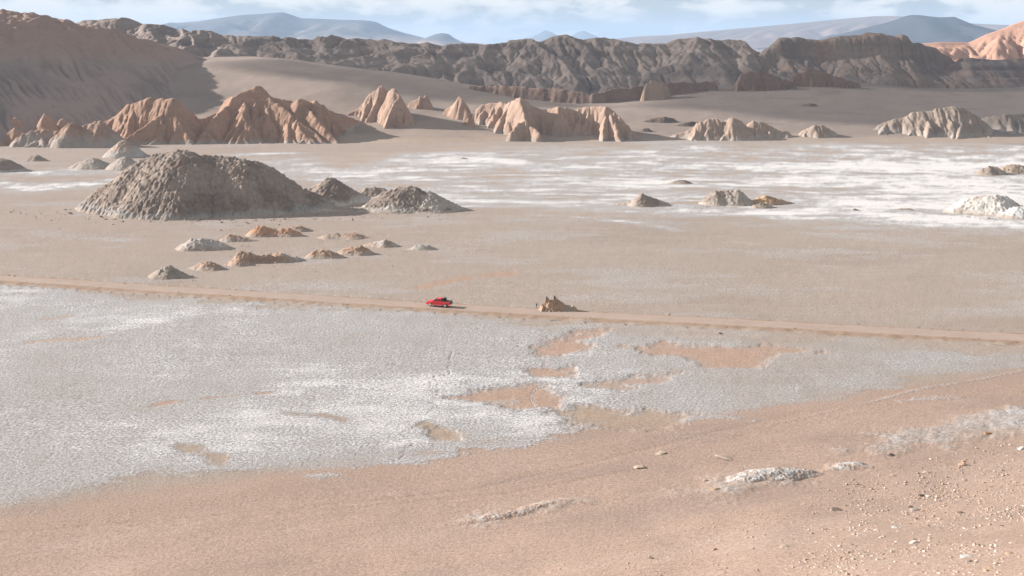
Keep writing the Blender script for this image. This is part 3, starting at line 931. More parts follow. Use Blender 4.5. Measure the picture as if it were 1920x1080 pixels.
def ridge_hull(px, Yc, Yb, x0, x1, dx, ydep_back, seed, prof=((0, 0), (0.15, 0.06), (0.5, 0.42), (0.8, 0.80), (0.95, 0.985), (1, 1)), rough=2.0, K=0.03, it=6, col=(0.305, 0.246, 0.215), col2=(0.24, 0.194, 0.174), cut=1.2,
               name='ridge', label='', base_col=None, strata=0.25, skew=0.25, red=None):
    p = np.array([atY(x, y, Yc) for x, y in px])
    xs = np.arange(x0, x1, dx); ys = np.arange(Yb - 30, Yc + ydep_back, dx)
    X, Y = np.meshgrid(xs, ys)
    wy = fbm(X, Y * 0.0, 60, 4, seed) * 22 + fbm(X, Y, 30, 3, seed + 1) * 5
    X = X + (Yc - Y) * skew
    zc = np.interp(X, p[:, 0], p[:, 1])
    G = dune_f(X, np.clip(Y, 588, 940))
    t = (Y - (Yb + wy)) / (Yc - Yb - wy)
    pf = np.interp(t, [a for a, b in prof], [b for a, b in prof])
    front = G - 6 + (zc - G + 6) * pf
    zc = zc + fbm(X, Y * 0.3, 14, 4, seed + 7) * 1.5
    backz = zc - np.clip(Y - Yc, 0, None) * 0.35
    Z = np.where(Y < Yc, np.minimum(front, zc), backz)
    hh = sstep(0, 0.2, t) * sstep(1.05, 0.8, t)
    Z = Z + hh * (ridged(X + wy, Y * 0.5, 34, 4, seed + 2) - 0.4) * rough + fbm(X, Y, 6, 4, seed + 3) * 0.6
    Ze = erode(Z, dx, K, it, 0.45, 0.04, seed)
    Z = Z - np.clip(Z - Ze, 0, 9) * (0.25 + 0.75 * sstep(1.02, 0.85, t)) * np.where(Y > Yc + 3, 0.2, 1)
    zs = Z + fbm(X, Y, 80, 2, seed + 4) * 3
    Z = Z + strata * 3 * fbm(zs, zs * 0 + seed, 2.5, 3, seed + 9) * hh + fbm(X, Y, 2.5, 3, seed + 5) * 0.22
    n = fbm(X, Y, 40, 4, seed + 6)
    c = lerp(np.broadcast_to(np.array(col), X.shape + (3,)), col2, sstep(-0.2, 0.4, n))
    c = c * (1 + 0.22 * fbm(zs, zs * 0 + seed, 4.0, 4, seed))[..., None]
    if red is not None:
        c = lerp(c, red, sstep(0.1, 0.5, fbm(X, Y, 25, 3, seed + 8)) * 0.6)
    o = sheet(name, X, Y, Z, np.clip(c, 0.02, 0.9), M_RIDGE, cull=(Z < G - 2.0) & (Y < 935))
    tag(o, label, kind='structure')
    return o


ridge_hull(RIDGE_PX, 905, 795, -420, 240, 1.0, 40, 301, name='ridge', label='long grey brown gullied ridge behind the dune', rough=6.0, K=0.075, it=5, skew=0.4, strata=0.12)
MESA_PX = [(1370, 140), (1400, 120), (1425, 100), (1440, 90), (1452, 80), (1458, 73), (1480, 75), (1500, 76), (1530, 80), (1545, 79), (1565, 72), (1600, 70), (1640, 65), (1655, 70), (1675, 73), (1680, 67), (1692, 68), (1697, 78), (1702, 86), (1715, 87),
           (1735, 93), (1745, 97), (1760, 108), (1770, 115), (1785, 126), (1820, 150)]
ridge_hull(MESA_PX, 880, 815, 150, 400, 0.9, 50, 321, name='mesa', label='dark flat topped mesa with a steep rock band', rough=3.2, K=0.06, it=5,
           prof=((0, 0), (0.35, 0.28), (0.68, 0.55), (0.76, 0.90), (0.85, 0.97), (1, 1)), col=(0.275, 0.215, 0.182), col2=(0.215, 0.172, 0.153), red=(0.27, 0.19, 0.145))
LOW_PX = [(1600, 172), (1640, 160), (1700, 148), (1755, 130), (1790, 118), (1806, 108), (1820, 108), (1850, 113), (1880, 112), (1920, 110), (2000, 108), (2150, 118), (2300, 120)]
ridge_hull(LOW_PX, 858, 815, 240, 620, 1.0, 60, 331, name='low_ridge', label='low layered brown ridge in front of the red hill', rough=1.5, K=0.03, it=3, strata=0.6, col=(0.225, 0.17, 0.145), col2=(0.18, 0.15, 0.14))


def peak(name, label, px, Y0, dep, dx, col, col2, seed, rough, K, it, mat, slope=None, red=None, bandc=None):
    p = np.array([atY(x, y, Y0) for x, y in px])
    xs = np.arange(p[0, 0], p[-1, 0], dx); ys = np.arange(Y0 - dep, Y0 + dep * 0.8, dx)
    X, Y = np.meshgrid(xs, ys)
    zc = np.interp(X, p[:, 0], p[:, 1])
    wy = fbm(X, Y * 0.3, dep * 0.8, 4, seed) * dep * 0.25
    t = np.clip(1 - np.abs(Y + wy * sstep(0, dep * 0.3, np.abs(Y - Y0)) - Y0) / (dep * 0.92), 0, 1)
    Z = -8 + (zc + 8) * np.interp(t, [0, 0.25, 0.6, 0.85, 1], [0, 0.10, 0.45, 0.8, 1])
    Z = Z + sstep(0, 0.2, t) * sstep(1.0, 0.8, t) * ridged(X, Y, dep * 0.3, 4, seed + 1) * rough
    Ze = erode(Z + _rng.normal(0, rough * 0.02, Z.shape), dx, K, it, 0.45, rough * 0.01, seed)
    Z = Z - (Z - Ze) * sstep(1.0, 0.88, t)
    n = fbm(X, Y, dep * 0.4, 4, seed + 2)
    c = lerp(np.broadcast_to(np.array(col), X.shape + (3,)), col2, sstep(-0.2, 0.4, n))
    if bandc is not None:
        c = lerp(c, bandc[0], sstep(bandc[1] + bandc[2], bandc[1], Z + n * bandc[2]))
    o = sheet(name, X, Y, Z, c, mat, cull=Z < -6)
    tag(o, label, kind='structure')
    return o


peak('red_hill', 'sunlit pink orange rocky hill at the upper right', [(1640, 110), (1700, 92), (1725, 82), (1760, 79), (1800, 79), (1815, 80), (1825, 76), (1850, 64), (1880, 54), (1905, 43), (1920, 38), (1990, 20), (2080, 30), (2250, 60), (2400, 100)],
     1250, 130, 2.0, (0.53, 0.315, 0.23), (0.46, 0.275, 0.205), 401, 5.0, 0.10, 6, M_RIDGE)

# distant mountains
MNT = (0.10, 0.10, 0.11)
peak('far_mountain', 'broad blue mountain far away at the upper left', [(180, 84), (240, 70), (290, 48), (312, 44), (322, 40), (330, 43), (370, 40), (410, 34), (450, 28), (500, 25), (530, 22), (545, 27), (565, 34), (600, 35), (650, 37), (690, 38), (705, 41), (730, 53), (760, 62), (800, 72), (860, 80), (960, 90)],
     9000, 2200, 45, MNT, (0.16, 0.14, 0.13), 411, 20, 0.4, 4, M_FAR, bandc=((0.34, 0.25, 0.20), 70, 45))
peak('far_mountain', 'small blue hill right of the broad far mountain', [(770, 84), (795, 72), (810, 65), (825, 61), (838, 61), (850, 70), (870, 80), (920, 84), (960, 80), (1010, 77), (1100, 80), (1200, 84), (1260, 95)],
     8200, 1200, 45, MNT, (0.13, 0.12, 0.12), 421, 6, 0.2, 3, M_FAR, bandc=((0.34, 0.25, 0.20), 50, 25))
peak('far_mountain', 'faint pointed volcano cone on the horizon, left of a fainter one', [(960, 86), (990, 72), (1012, 62), (1022, 56), (1030, 57), (1045, 66), (1070, 76), (1100, 86)], 15500, 2400, 90, MNT, MNT, 431, 6, 0.1, 2, M_FAR)
peak('far_mountain', 'faintest pointed volcano cone on the horizon', [(1040, 86), (1070, 68), (1085, 59), (1095, 57), (1110, 64), (1130, 72), (1170, 86)], 17500, 2600, 90, MNT, MNT, 433, 6, 0.1, 2, M_FAR)
peak('far_mountain', 'long pale sloping far mountain at the upper right', [(1060, 92), (1150, 73), (1200, 68), (1250, 66), (1310, 60), (1400, 52), (1500, 43), (1580, 35), (1640, 30), (1690, 30), (1760, 40), (1850, 45), (1960, 50), (2200, 70), (2400, 90)],
     8600, 2200, 45, (0.27, 0.20, 0.17), (0.22, 0.175, 0.155), 441, 16, 0.35, 4, M_FAR)
peak('far_mountain', 'dark blue flat topped mountain behind the red hill', [(1500, 90), (1580, 66), (1640, 48), (1680, 36), (1700, 28), (1715, 27), (1740, 30), (1760, 32), (1790, 31), (1805, 38), (1825, 46), (1850, 52), (1880, 60), (1960, 74), (2100, 90)],
     5400, 1400, 34, (0.07, 0.072, 0.085), (0.09, 0.09, 0.10), 451, 16, 0.35, 4, M_FAR)
peak('far_mountain', 'low blue hills at the far left edge', [(-300, 40), (-100, 36), (0, 34), (30, 36), (70, 39), (100, 41), (150, 44), (200, 60), (300, 85)], 6500, 1400, 40, MNT, (0.13, 0.12, 0.12), 461, 8, 0.2, 3, M_FAR)

# brown scarps under the grey ridge
outcrop('rock_scarp', 'long low red brown rock scarp under the grey ridge', 'rock scarp',
        [(880, 162), (930, 163), (970, 163), (1010, 166), (1050, 168), (1090, 174), (1110, 178), (1135, 172), (1160, 166), (1200, 163), (1240, 156), (1290, 156), (1340, 155)], [772, 770, 766, 762, 758, 754, 752, 754, 758, 762, 764, 768, 774], 5,
        dx=0.7, spur_gap=4, s_crest=2.0, s_spur=2.2, K=0.02, iters=2, r=0.8, rough=0.8, col=(0.25, 0.175, 0.14), col2=(0.21, 0.15, 0.125), seed=51, strata=0.25)
for lab, pts, Yk, dp, sd, cc in (('small tan rock tower with a pale tip on the scarp', [(1210, 174), (1213, 160), (1220, 153), (1227, 152), (1238, 157), (1250, 161), (1254, 170)], 752, 3, 53, (0.36, 0.265, 0.205)),
                                 ('red brown outcrop topping the sand slope, below the mesa', [(1376, 160), (1388, 142), (1400, 136), (1420, 136), (1440, 140), (1460, 148), (1475, 154), (1490, 160)], 770, 6, 55, (0.25, 0.175, 0.14)),
                                 ('longer red brown outcrop right of its neighbour below the mesa', [(1470, 155), (1490, 142), (1505, 134), (1520, 130), (1540, 132), (1560, 142), (1585, 150), (1610, 156)], 782, 6, 57, (0.255, 0.175, 0.14))):
    outcrop('rock_outcrop', lab, 'rock outcrop', pts, Yk, dp, dx=0.5, spur_gap=4, s_crest=2.8, s_spur=2.6, K=0.03, iters=3, flute=2.4, famp=0.5, r=0.35, rough=0.8, col=cc, col2=tuple(v * 0.85 for v in cc), seed=sd, strata=0.2)
for lab, pts, Yk, sd in (('upper thin dark rock ledge on the sand right of the fluted outcrop', [(1208, 228), (1225, 223), (1245, 220), (1264, 224), (1270, 228)], 672, 61), ('thin dark rock ledge just above the low humped outcrop', [(1262, 238), (1282, 231), (1300, 229), (1318, 232), (1326, 236)], 662, 62),
                         ('lowest short dark rock ledge beside the fluted outcrop', [(1196, 248), (1206, 242), (1215, 241), (1224, 247)], 648, 63), ('thin dark rock line high on the sand slope, below the red outcrops', [(1490, 202), (1505, 198), (1520, 195), (1530, 197)], 712, 64)):
    outcrop('rock_ledge', lab, 'rock ledge', pts, Yk, 1.2, dx=0.4, spur_gap=0, s_crest=1.2, K=0.01, iters=0, r=0.3, rough=0.5, rs=2.5, col=(0.20, 0.155, 0.13), col2=(0.17, 0.135, 0.12), seed=sd)

# ------------------------------------------------------------------ mounds on the flat
def mound(name, label, px, yb, hd, s, r, seed, col, col2, base=None, base_h=1.0, group=None, dx=None, lumps=0.0, lump_s=2.0, rough=0.3, rs=3.0, K=0.0, it=0, cat='mound', saltc=None, Yoff=0.0, spur=0, squash=1.0):
    xm = sum(p[0] for p in px) / len(px)
    Yb = float(at(xm, yb)[1])
    Yc = Yb + hd + Yoff
    return outcrop(name, label, cat, px, Yc, hd, dx=dx or max(0.16, Yb / 1150.0), s_crest=s, s_spur=s * 1.15, r=r, spur_gap=spur, K=K, iters=it, rough=rough, rs=rs, col=col, col2=col2, base=base, base_h=base_h,
                   seed=seed, group=group, mat=M_MOUND, lumps=lumps, lump_s=lump_s, lift=0.1, saltc=saltc, squash=squash)


GM = (0.325, 0.262, 0.22); GM2 = (0.25, 0.2, 0.17); PALE = (0.52, 0.48, 0.44)
mound('clay_mound', 'largest dark grey lumpy mound with a brown bare patch on its front', [(172, 394), (188, 376), (206, 354), (230, 333), (255, 318), (275, 300), (300, 291), (320, 286), (342, 280), (352, 281), (360, 287), (380, 290), (405, 294), (430, 293), (452, 296), (475, 304), (495, 318), (515, 332), (540, 345), (560, 354), (585, 368), (612, 384), (630, 395)],
      406, 20, 0.98, 6.5, 71, GM, GM2, base=(0.36, 0.33, 0.31), base_h=2.2, lumps=0.6, lump_s=1.9, rough=0.7, rs=7, dx=0.26, saltc=((0.27, 0.19, 0.148), 0.20, 16), K=0.05, it=3, spur=9)
GC = 'grey mounds beside the largest mound'
mound('clay_mound', 'peaked grey mound just right of the largest mound', [(570, 372), (585, 352), (600, 343), (615, 334), (622, 332), (635, 342), (655, 352), (675, 362), (700, 376)], 386, 9, 0.8, 1.6, 72, GM, GM2, base=PALE, base_h=2.4, lumps=0.45, lump_s=2.0, dx=0.28, group=GC)
mound('clay_mound', 'small flat topped grey mound between two larger grey ones', [(668, 372), (680, 356), (690, 352), (705, 351), (718, 353), (730, 362), (742, 374)], 376, 6, 0.85, 1.5, 73, GM, GM2, base=PALE, base_h=1.0, lumps=0.3, dx=0.3, group=GC)
mound('clay_mound', 'rounded grey mound with pale salty foot, right end of the grey group', [(706, 384), (718, 368), (732, 357), (750, 352), (772, 352), (785, 358), (798, 372), (815, 382)], 399, 9, 0.8, 3.0, 74, GM, GM2, base=PALE, base_h=1.8, lumps=0.5, lump_s=1.6, dx=0.28, group=GC)
mound('clay_mound', 'long low grey tail of rubble right of the rounded grey mound', [(786, 362), (805, 360), (825, 370), (845, 380), (870, 390), (900, 393)], 396, 5, 0.6, 1.0, 75, (0.42, 0.37, 0.33), GM2, base=PALE, base_h=0.8, lumps=0.4, lump_s=1.2, dx=0.28, group=GC)
mound('clay_mound', 'low pale rubble strip in front of the grey mounds', [(520, 392), (560, 388), (610, 393), (660, 396), (700, 392), (740, 396), (790, 397)], 399, 2.5, 0.5, 0.8, 76, PALE, (0.40, 0.36, 0.33), lumps=0.5, lump_s=1.0, dx=0.28, group=GC)
GO = 'small orange and pale mounds between the big mound and the road'
OR1 = (0.43, 0.285, 0.205); OR2 = (0.39, 0.275, 0.21); PG = (0.45, 0.40, 0.36)
for lab, px, yb, hd, s, r, sd, c1, c2, b, bh in (
        ('grey cone shaped mound nearest the road at left', [(280, 521), (295, 505), (305, 496), (314, 491), (325, 498), (340, 508), (357, 518)], 523, 3.2, 0.85, 0.5, 81, (0.40, 0.345, 0.295), (0.35, 0.30, 0.26), None, 1),
        ('low grey mound with orange rim right of the grey cone', [(357, 502), (375, 493), (388, 488), (400, 490), (412, 497), (428, 506)], 508, 2.6, 0.7, 0.6, 82, OR2, (0.38, 0.33, 0.29), None, 1),
        ('tiny orange mound left of the toothed orange mound', [(425, 494), (440, 486), (447, 481), (460, 487), (472, 494)], 499, 2.2, 0.7, 0.5, 83, OR1, OR2, None, 1),
        ('toothed orange mound with a jagged upright left end', [(447, 488), (449, 468), (453, 466), (462, 469), (475, 472), (490, 476), (505, 475), (515, 480), (528, 492)], 496, 2.6, 1.1, 0.4, 84, OR1, OR2, None, 1),
        ('orange mound with a shaded grey right side, next to the toothed mound', [(505, 480), (518, 471), (530, 472), (545, 478), (560, 482), (580, 491)], 493, 2.6, 0.75, 0.6, 85, OR1, PG, None, 1),
        ('wide whitish grooved mound at the left of the orange group', [(346, 462), (353, 450), (362, 444), (380, 443), (400, 448), (420, 457), (442, 468)], 471, 4.0, 0.75, 1.2, 86, (0.50, 0.445, 0.41), (0.42, 0.345, 0.30), None, 1),
        ('small pink grey mound behind the whitish grooved mound', [(418, 450), (424, 440), (430, 437), (445, 441), (465, 446), (482, 450)], 455, 3.0, 0.7, 0.7, 87, OR2, PG, None, 1),
        ('farthest orange mound with a reddish bump on its left', [(462, 440), (478, 430), (484, 420), (492, 419), (500, 424), (520, 426), (540, 424), (556, 432)], 446, 4.0, 0.8, 0.5, 88, (0.50, 0.29, 0.185), OR1, None, 1),
        ('small orange mound with grey right side behind the group', [(530, 432), (545, 424), (560, 421), (572, 426), (590, 434)], 436, 3.0, 0.7, 0.6, 89, OR1, PG, None, 1),
        ('low broad pale orange swelling in the middle of the group', [(600, 444), (620, 437), (640, 437), (662, 436), (680, 442), (705, 447)], 449, 3.5, 0.4, 1.2, 90, OR1, OR2, None, 1),
        ('small orange mound with a dark shaded side, near the centre', [(580, 478), (592, 468), (605, 465), (618, 468), (632, 476), (645, 485)], 486, 2.4, 0.75, 0.5, 91, OR1, OR2, PG, 0.6),
        ('orange mound with a pointed dark tip', [(632, 472), (650, 462), (665, 460), (678, 457), (686, 461), (695, 468), (704, 476)], 479, 2.6, 0.75, 0.5, 92, OR1, OR2, PG, 0.6),
        ('low grey tan mound with small pointed top, at the right of the group', [(686, 458), (705, 452), (722, 447), (730, 450), (742, 457), (752, 463)], 464, 2.6, 0.6, 0.5, 93, OR2, PG, None, 1),
        ('rightmost tiny bluish grey mound of the orange group', [(764, 467), (778, 461), (792, 457), (802, 458), (812, 463), (822, 468)], 470, 2.4, 0.7, 0.5, 94, (0.47, 0.43, 0.41), PG, None, 1)):
    mound('small_mound', lab, px, yb, hd, s, r, sd, c1, c2, base=b, base_h=bh, group=GO, squash=0.8, lumps=0.34, lump_s=1.1, rough=0.5, rs=2.2, K=0.03, it=2, spur=2.2)
GR = 'mounds on the right of the white salt pan'
for lab, px, yb, hd, s, r, sd, c1, c2, b, bh in (
        ('low grey mound with a small horn, on the white pan right of centre', [(1160, 382), (1180, 377), (1198, 374), (1203, 363), (1210, 366), (1225, 372), (1245, 378), (1260, 384)], 388, 4.0, 0.8, 0.5, 101, (0.40, 0.35, 0.31), GM, None, 1),
        ('grey castle-like mound with notched top on the white pan', [(1314, 382), (1326, 372), (1336, 362), (1344, 357), (1358, 359), (1372, 358), (1378, 362), (1382, 356), (1388, 364), (1400, 374), (1416, 384)], 387, 6.0, 0.9, 0.7, 102, (0.42, 0.36, 0.31), GM, PALE, 0.8),
        ('flat ochre orange mound beside the castle-like mound', [(1418, 380), (1425, 370), (1436, 366), (1450, 370), (1470, 376), (1498, 383)], 385, 4.5, 0.6, 1.0, 103, (0.50, 0.325, 0.195), (0.45, 0.31, 0.21), None, 1),
        ('small dark rubble heap in front of the ochre mound', [(1408, 390), (1418, 384), (1430, 382), (1442, 385), (1458, 389)], 392, 2.4, 0.7, 0.4, 104, GM, GM2, None, 1),
        ('large white salt covered mound near the right edge', [(1795, 392), (1806, 380), (1822, 372), (1845, 367), (1862, 365), (1880, 367), (1892, 374), (1908, 384), (1925, 396)], 406, 8.0, 0.85, 2.0, 105, (0.58, 0.54, 0.50), (0.47, 0.40, 0.35), None, 1),
        ('smooth white mound cut by the right edge of the picture', [(1868, 404), (1885, 394), (1905, 388), (1925, 387), (1950, 392), (1985, 406)], 411, 6.0, 0.7, 2.5, 106, (0.66, 0.64, 0.62), (0.60, 0.57, 0.54), None, 1),
        ('grey mound far right, left one of a touching pair', [(1830, 325), (1845, 315), (1855, 311), (1868, 313), (1880, 320), (1888, 326)], 329, 5.0, 0.8, 0.8, 107, (0.42, 0.36, 0.31), GM, None, 1),
        ('brownish mound far right, right one of a touching pair', [(1876, 323), (1886, 312), (1898, 308), (1912, 310), (1930, 312), (1950, 322)], 327, 5.0, 0.8, 0.8, 108, (0.40, 0.31, 0.24), GM, None, 1),
        ('very low dark swelling on the white pan behind the horned mound', [(1252, 345), (1266, 340), (1280, 338), (1297, 344)], 346, 4.0, 0.4, 1.0, 109, GM, GM2, None, 1),
        ('tiny dark lump on the white band at right', [(1599, 394), (1603, 391), (1610, 394)], 396, 1.2, 0.9, 0.3, 110, GM, GM2, None, 1),
        ('thin low grey swelling on the white band near the right mound', [(1676, 394), (1690, 391), (1705, 391), (1716, 395)], 396, 2.2, 0.5, 0.6, 111, (0.44, 0.39, 0.35), GM, None, 1),
        ('tiny dark lump far off on the white bands at centre', [(860, 298), (868, 295), (878, 298)], 299, 2.5, 0.6, 0.5, 112, GM, GM2, None, 1),
        ('pale cone left of the big mound, right one of a pair', [(203, 316), (215, 305), (228, 296), (238, 293), (252, 302), (268, 312), (282, 318)], 320, 7.0, 0.85, 0.8, 113, (0.46, 0.40, 0.35), (0.42, 0.36, 0.32), None, 1),
        ('pale rounded heap left of the big mound, left one of a pair', [(130, 314), (150, 304), (168, 298), (180, 297), (195, 304), (212, 315)], 318, 7.0, 0.7, 1.6, 114, (0.44, 0.38, 0.335), (0.40, 0.34, 0.30), None, 1),
        ('small pink topped heap at the foot of the pyramid outcrop', [(210, 290), (222, 272), (230, 263), (238, 264), (250, 278), (275, 290), (300, 296)], 297, 9.0, 0.85, 0.8, 115, (0.42, 0.32, 0.26), (0.42, 0.36, 0.32), (0.44, 0.40, 0.37), 3.0),
        ('grey heap cut by the left edge of the picture', [(-40, 312), (-20, 302), (0, 297), (12, 300), (28, 310), (48, 320)], 324, 7.0, 0.7, 1.5, 116, (0.36, 0.32, 0.29), GM, PALE, 1.0),
        ('low brown hump at the foot of the leftmost orange outcrop', [(52, 300), (62, 291), (70, 290), (80, 296), (90, 301)], 303, 4.0, 0.9, 0.8, 117, GM, GM2, None, 1)):
    mound('clay_mound', lab, px, yb, hd, s, r, sd, c1, c2, base=b, base_h=bh, group=GR if px[0][0] > 700 else 'pale heaps at the foot of the orange outcrops', lumps=0.4, lump_s=1.3, rough=0.35, rs=2.5, K=0.02, it=2, spur=3.0)

# pale mounds on the foreground slope
def ground_ridge(label, base, seed, s, r, col, col2):
    """A low crusted swell that runs over the slope: (x, y) of its foot and its height in metres."""
    pts = []
    for x, y, h in base:
        X0, Y0, Z0 = on_ground(x, y)
        pts.append((float(X0), float(Y0), float(Z0) + h))
    segs = [(a, b, s, r) for a, b in zip(pts[:-1], pts[1:])]
    P = np.array(pts); dx = 0.11
    X, Y = np.meshgrid(np.arange(P[:, 0].min() - 3, P[:, 0].max() + 3, dx), np.arange(P[:, 1].min() - 3, P[:, 1].max() + 3, dx))
    G = floor_h(X, Y)
    Z = tent(X + fbm(X, Y, 2, 3, seed) * 0.6, Y + fbm(X, Y, 2, 3, seed + 1) * 0.6, segs, G - 1)
    hh = np.clip((Z - G) / 0.3, 0, 1)
    Z = Z + hh * (np.abs(fbm(X, Y, 0.5, 3, seed + 2)) * 0.22 - 0.05)
    c = lerp(np.broadcast_to(np.array(col), X.shape + (3,)), col2, sstep(-0.2, 0.25, fbm(X, Y, 1.2, 4, seed + 3)))
    c = lerp(c, SAND_PINK, sstep(0.42, 0.02, Z - G + 0.5 * fbm(X, Y, 1.5, 3, seed + 4)))
    o = sheet('crusted_mound', X, Y, Z, c, M_MOUND, cull=Z < G - 0.12)
    tag(o, label, 'mound', 'crusted mounds on the sandy slope')


ground_ridge('largest white crusted mound on the sandy slope at lower right', [(1376, 908, 0.1), (1400, 901, 0.6), (1430, 896, 0.8), (1460, 893, 0.85), (1490, 891, 0.65), (1515, 890, 0.45), (1540, 889, 0.1)], 501, 0.45, 1.2, (0.57, 0.545, 0.525), (0.42, 0.35, 0.305))
ground_ridge('thin white crusted hump right of the largest white mound', [(1550, 882, 0.08), (1580, 877, 0.4), (1605, 875, 0.45), (1635, 878, 0.08)], 511, 0.35, 0.8, (0.53, 0.515, 0.505), (0.41, 0.35, 0.31))
ground_ridge('long low pale ridge on the sand at bottom centre', [(870, 984, 0.05), (905, 976, 0.3), (940, 970, 0.35), (968, 964, 0.3), (1000, 956, 0.3), (1035, 946, 0.3), (1075, 944, 0.2), (1120, 946, 0.05)], 521, 0.35, 0.6, (0.45, 0.40, 0.365), (0.375, 0.29, 0.245))

# ------------------------------------------------------------------ roadside rock with two horns
def horned_rock():
    xm, yb = 1045, 585
    Yb = float(at(xm, yb)[1])
    Yc = Yb + 1.8
    def p(x, y, dy=0.0): return W(x, y, Yc + dy)
    segs = []
    def chain(pts, s, r):
        for a, b in zip(pts[:-1], pts[1:]):
            segs.append((p(*a), p(*b), s, r))
    chain([(1010, 582), (1017, 576), (1024, 566), (1030, 562), (1040, 563), (1050, 565), (1056, 570), (1066, 573), (1080, 580), (1098, 586)], 1.5, 0.35)
    chain([(1030, 563), (1026, 556), (1025, 553.5)], 5.5, 0.16)
    chain([(1040, 562), (1041, 554), (1039.5, 551.5)], 5.0, 0.16)
    chain([(1036, 562), (1044, 560), (1052, 565)], 2.2, 0.3)
    for bx in (1016, 1024, 1031, 1038, 1048):
        segs.append((p(bx + 2, 568), p(bx, 584, -1.9), 2.6, 0.3))
    for bx in (1056, 1066, 1076):
        segs.append((p(bx - 1, 574), p(bx + 3, 587, -1.5), 1.2, 0.3))
    X, Y = np.meshgrid(np.arange(p(1000, 580)[0], p(1104, 580)[0], 0.075), np.arange(Yc - 3.4, Yc + 3.4, 0.075))
    G = floor_h(X, Y)
    Z = tent(X + fbm(X, Y, 0.8, 3, 541) * 0.22, Y + fbm(X, Y, 0.8, 3, 543) * 0.22, segs, G - 1)
    hh = np.clip((Z - G) / 0.5, 0, 1)
    Z = Z + hh * (np.abs(fbm(X, Y, 0.6, 3, 545)) * 0.5 - 0.12)
    rub = sstep(p(1050, 580)[0], p(1062, 580)[0], X)
    Z = Z + hh * rub * np.abs(fbm(X, Y, 0.35, 2, 547)) * 0.35
    c = lerp(np.broadcast_to(np.array((0.42, 0.285, 0.20)), X.shape + (3,)), (0.34, 0.235, 0.175), sstep(-0.1, 0.3, fbm(X, Y, 1, 3, 549)))
    c = lerp(c, (0.43, 0.35, 0.28), rub * 0.8)
    c = lerp(c, (0.24, 0.165, 0.13), sstep(p(1040, 560)[2] - 0.3, p(1040, 556)[2], Z))
    o = sheet('horned_rock', X, Y, Z, c, M_STONE, cull=Z < G - 0.3)
    tag(o, 'brown rock with two horns and a rubble tail beside the road', 'rock')


horned_rock()


# ------------------------------------------------------------------ red pickup on the road
def mesh_obj(name, bm, mat, parent=None, smooth=False):
    me = bpy.data.meshes.new(name)
    bmesh.ops.recalc_face_normals(bm, faces=bm.faces[:])
    bm.to_mesh(me); bm.free()
    if smooth:
        me.polygons.foreach_set('use_smooth', [True] * len(me.polygons))
    me.materials.append(mat)
    o = bpy.data.objects.new(name, me)
    C.objects.link(o)
    if parent: o.parent = parent
    return o


def add_box(bm, x0, x1, y0, y1, z0, z1):
    v = [bm.verts.new(p) for p in ((x0, y0, z0), (x1, y0, z0), (x1, y1, z0), (x0, y1, z0), (x0, y0, z1), (x1, y0, z1), (x1, y1, z1), (x0, y1, z1))]
    for f in ((0, 1, 2, 3), (4, 5, 6, 7), (0, 1, 5, 4), (1, 2, 6, 5), (2, 3, 7, 6), (3, 0, 4, 7)):
        bm.faces.new([v[i] for i in f])


def box(x0, x1, y0, y1, z0, z1, bev=0.0):
    bm = bmesh.new(); add_box(bm, x0, x1, y0, y1, z0, z1)
    if bev:
        bmesh.ops.bevel(bm, geom=bm.edges[:], offset=bev, segments=2, affect='EDGES')
    return bm


def tube(bm, pts, r, n=8):
    for a, b in zip(pts[:-1], pts[1:]):
        a, b = Vector(a), Vector(b); d = (b - a)
        q = d.to_track_quat('Z', 'Y')
        ra = [bm.verts.new(a + q @ Vector((r * math.cos(2 * math.pi * i / n), r * math.sin(2 * math.pi * i / n), 0))) for i in range(n)]
        rb = [bm.verts.new(b + q @ Vector((r * math.cos(2 * math.pi * i / n), r * math.sin(2 * math.pi * i / n), 0))) for i in range(n)]
        for i in range(n):
            bm.faces.new((ra[i], ra[(i + 1) % n], rb[(i + 1) % n], rb[i]))
        bm.faces.new(ra); bm.faces.new(rb)


def lathe_y(profile, cx, cz, n=28):
    bm = bmesh.new(); rings = []
    for r, y in profile:
        rings.append([bm.verts.new((cx + r * math.cos(2 * math.pi * i / n), y, cz + r * math.sin(2 * math.pi * i / n))) for i in range(n)])
    for a, b in zip(rings[:-1], rings[1:]):
        for i in range(n):
            bm.faces.new((a[i], a[(i + 1) % n], b[(i + 1) % n], b[i]))
    bm.faces.new(rings[0]); bm.faces.new(rings[-1])
    return bm


def quad_panel(c, thick):                 # thin panel from four corners, pushed out along its normal
    a, b, cc, d = [Vector(p) for p in c]
    n = (b - a).cross(d - a).normalized() * thick
    bm = bmesh.new()
    lo = [bm.verts.new(p - n) for p in (a, b, cc, d)]; hi = [bm.verts.new(p + n) for p in (a, b, cc, d)]
    bm.faces.new(lo); bm.faces.new(hi)
    for i in range(4):
        bm.faces.new((lo[i], lo[(i + 1) % 4], hi[(i + 1) % 4], hi[i]))
    return bm


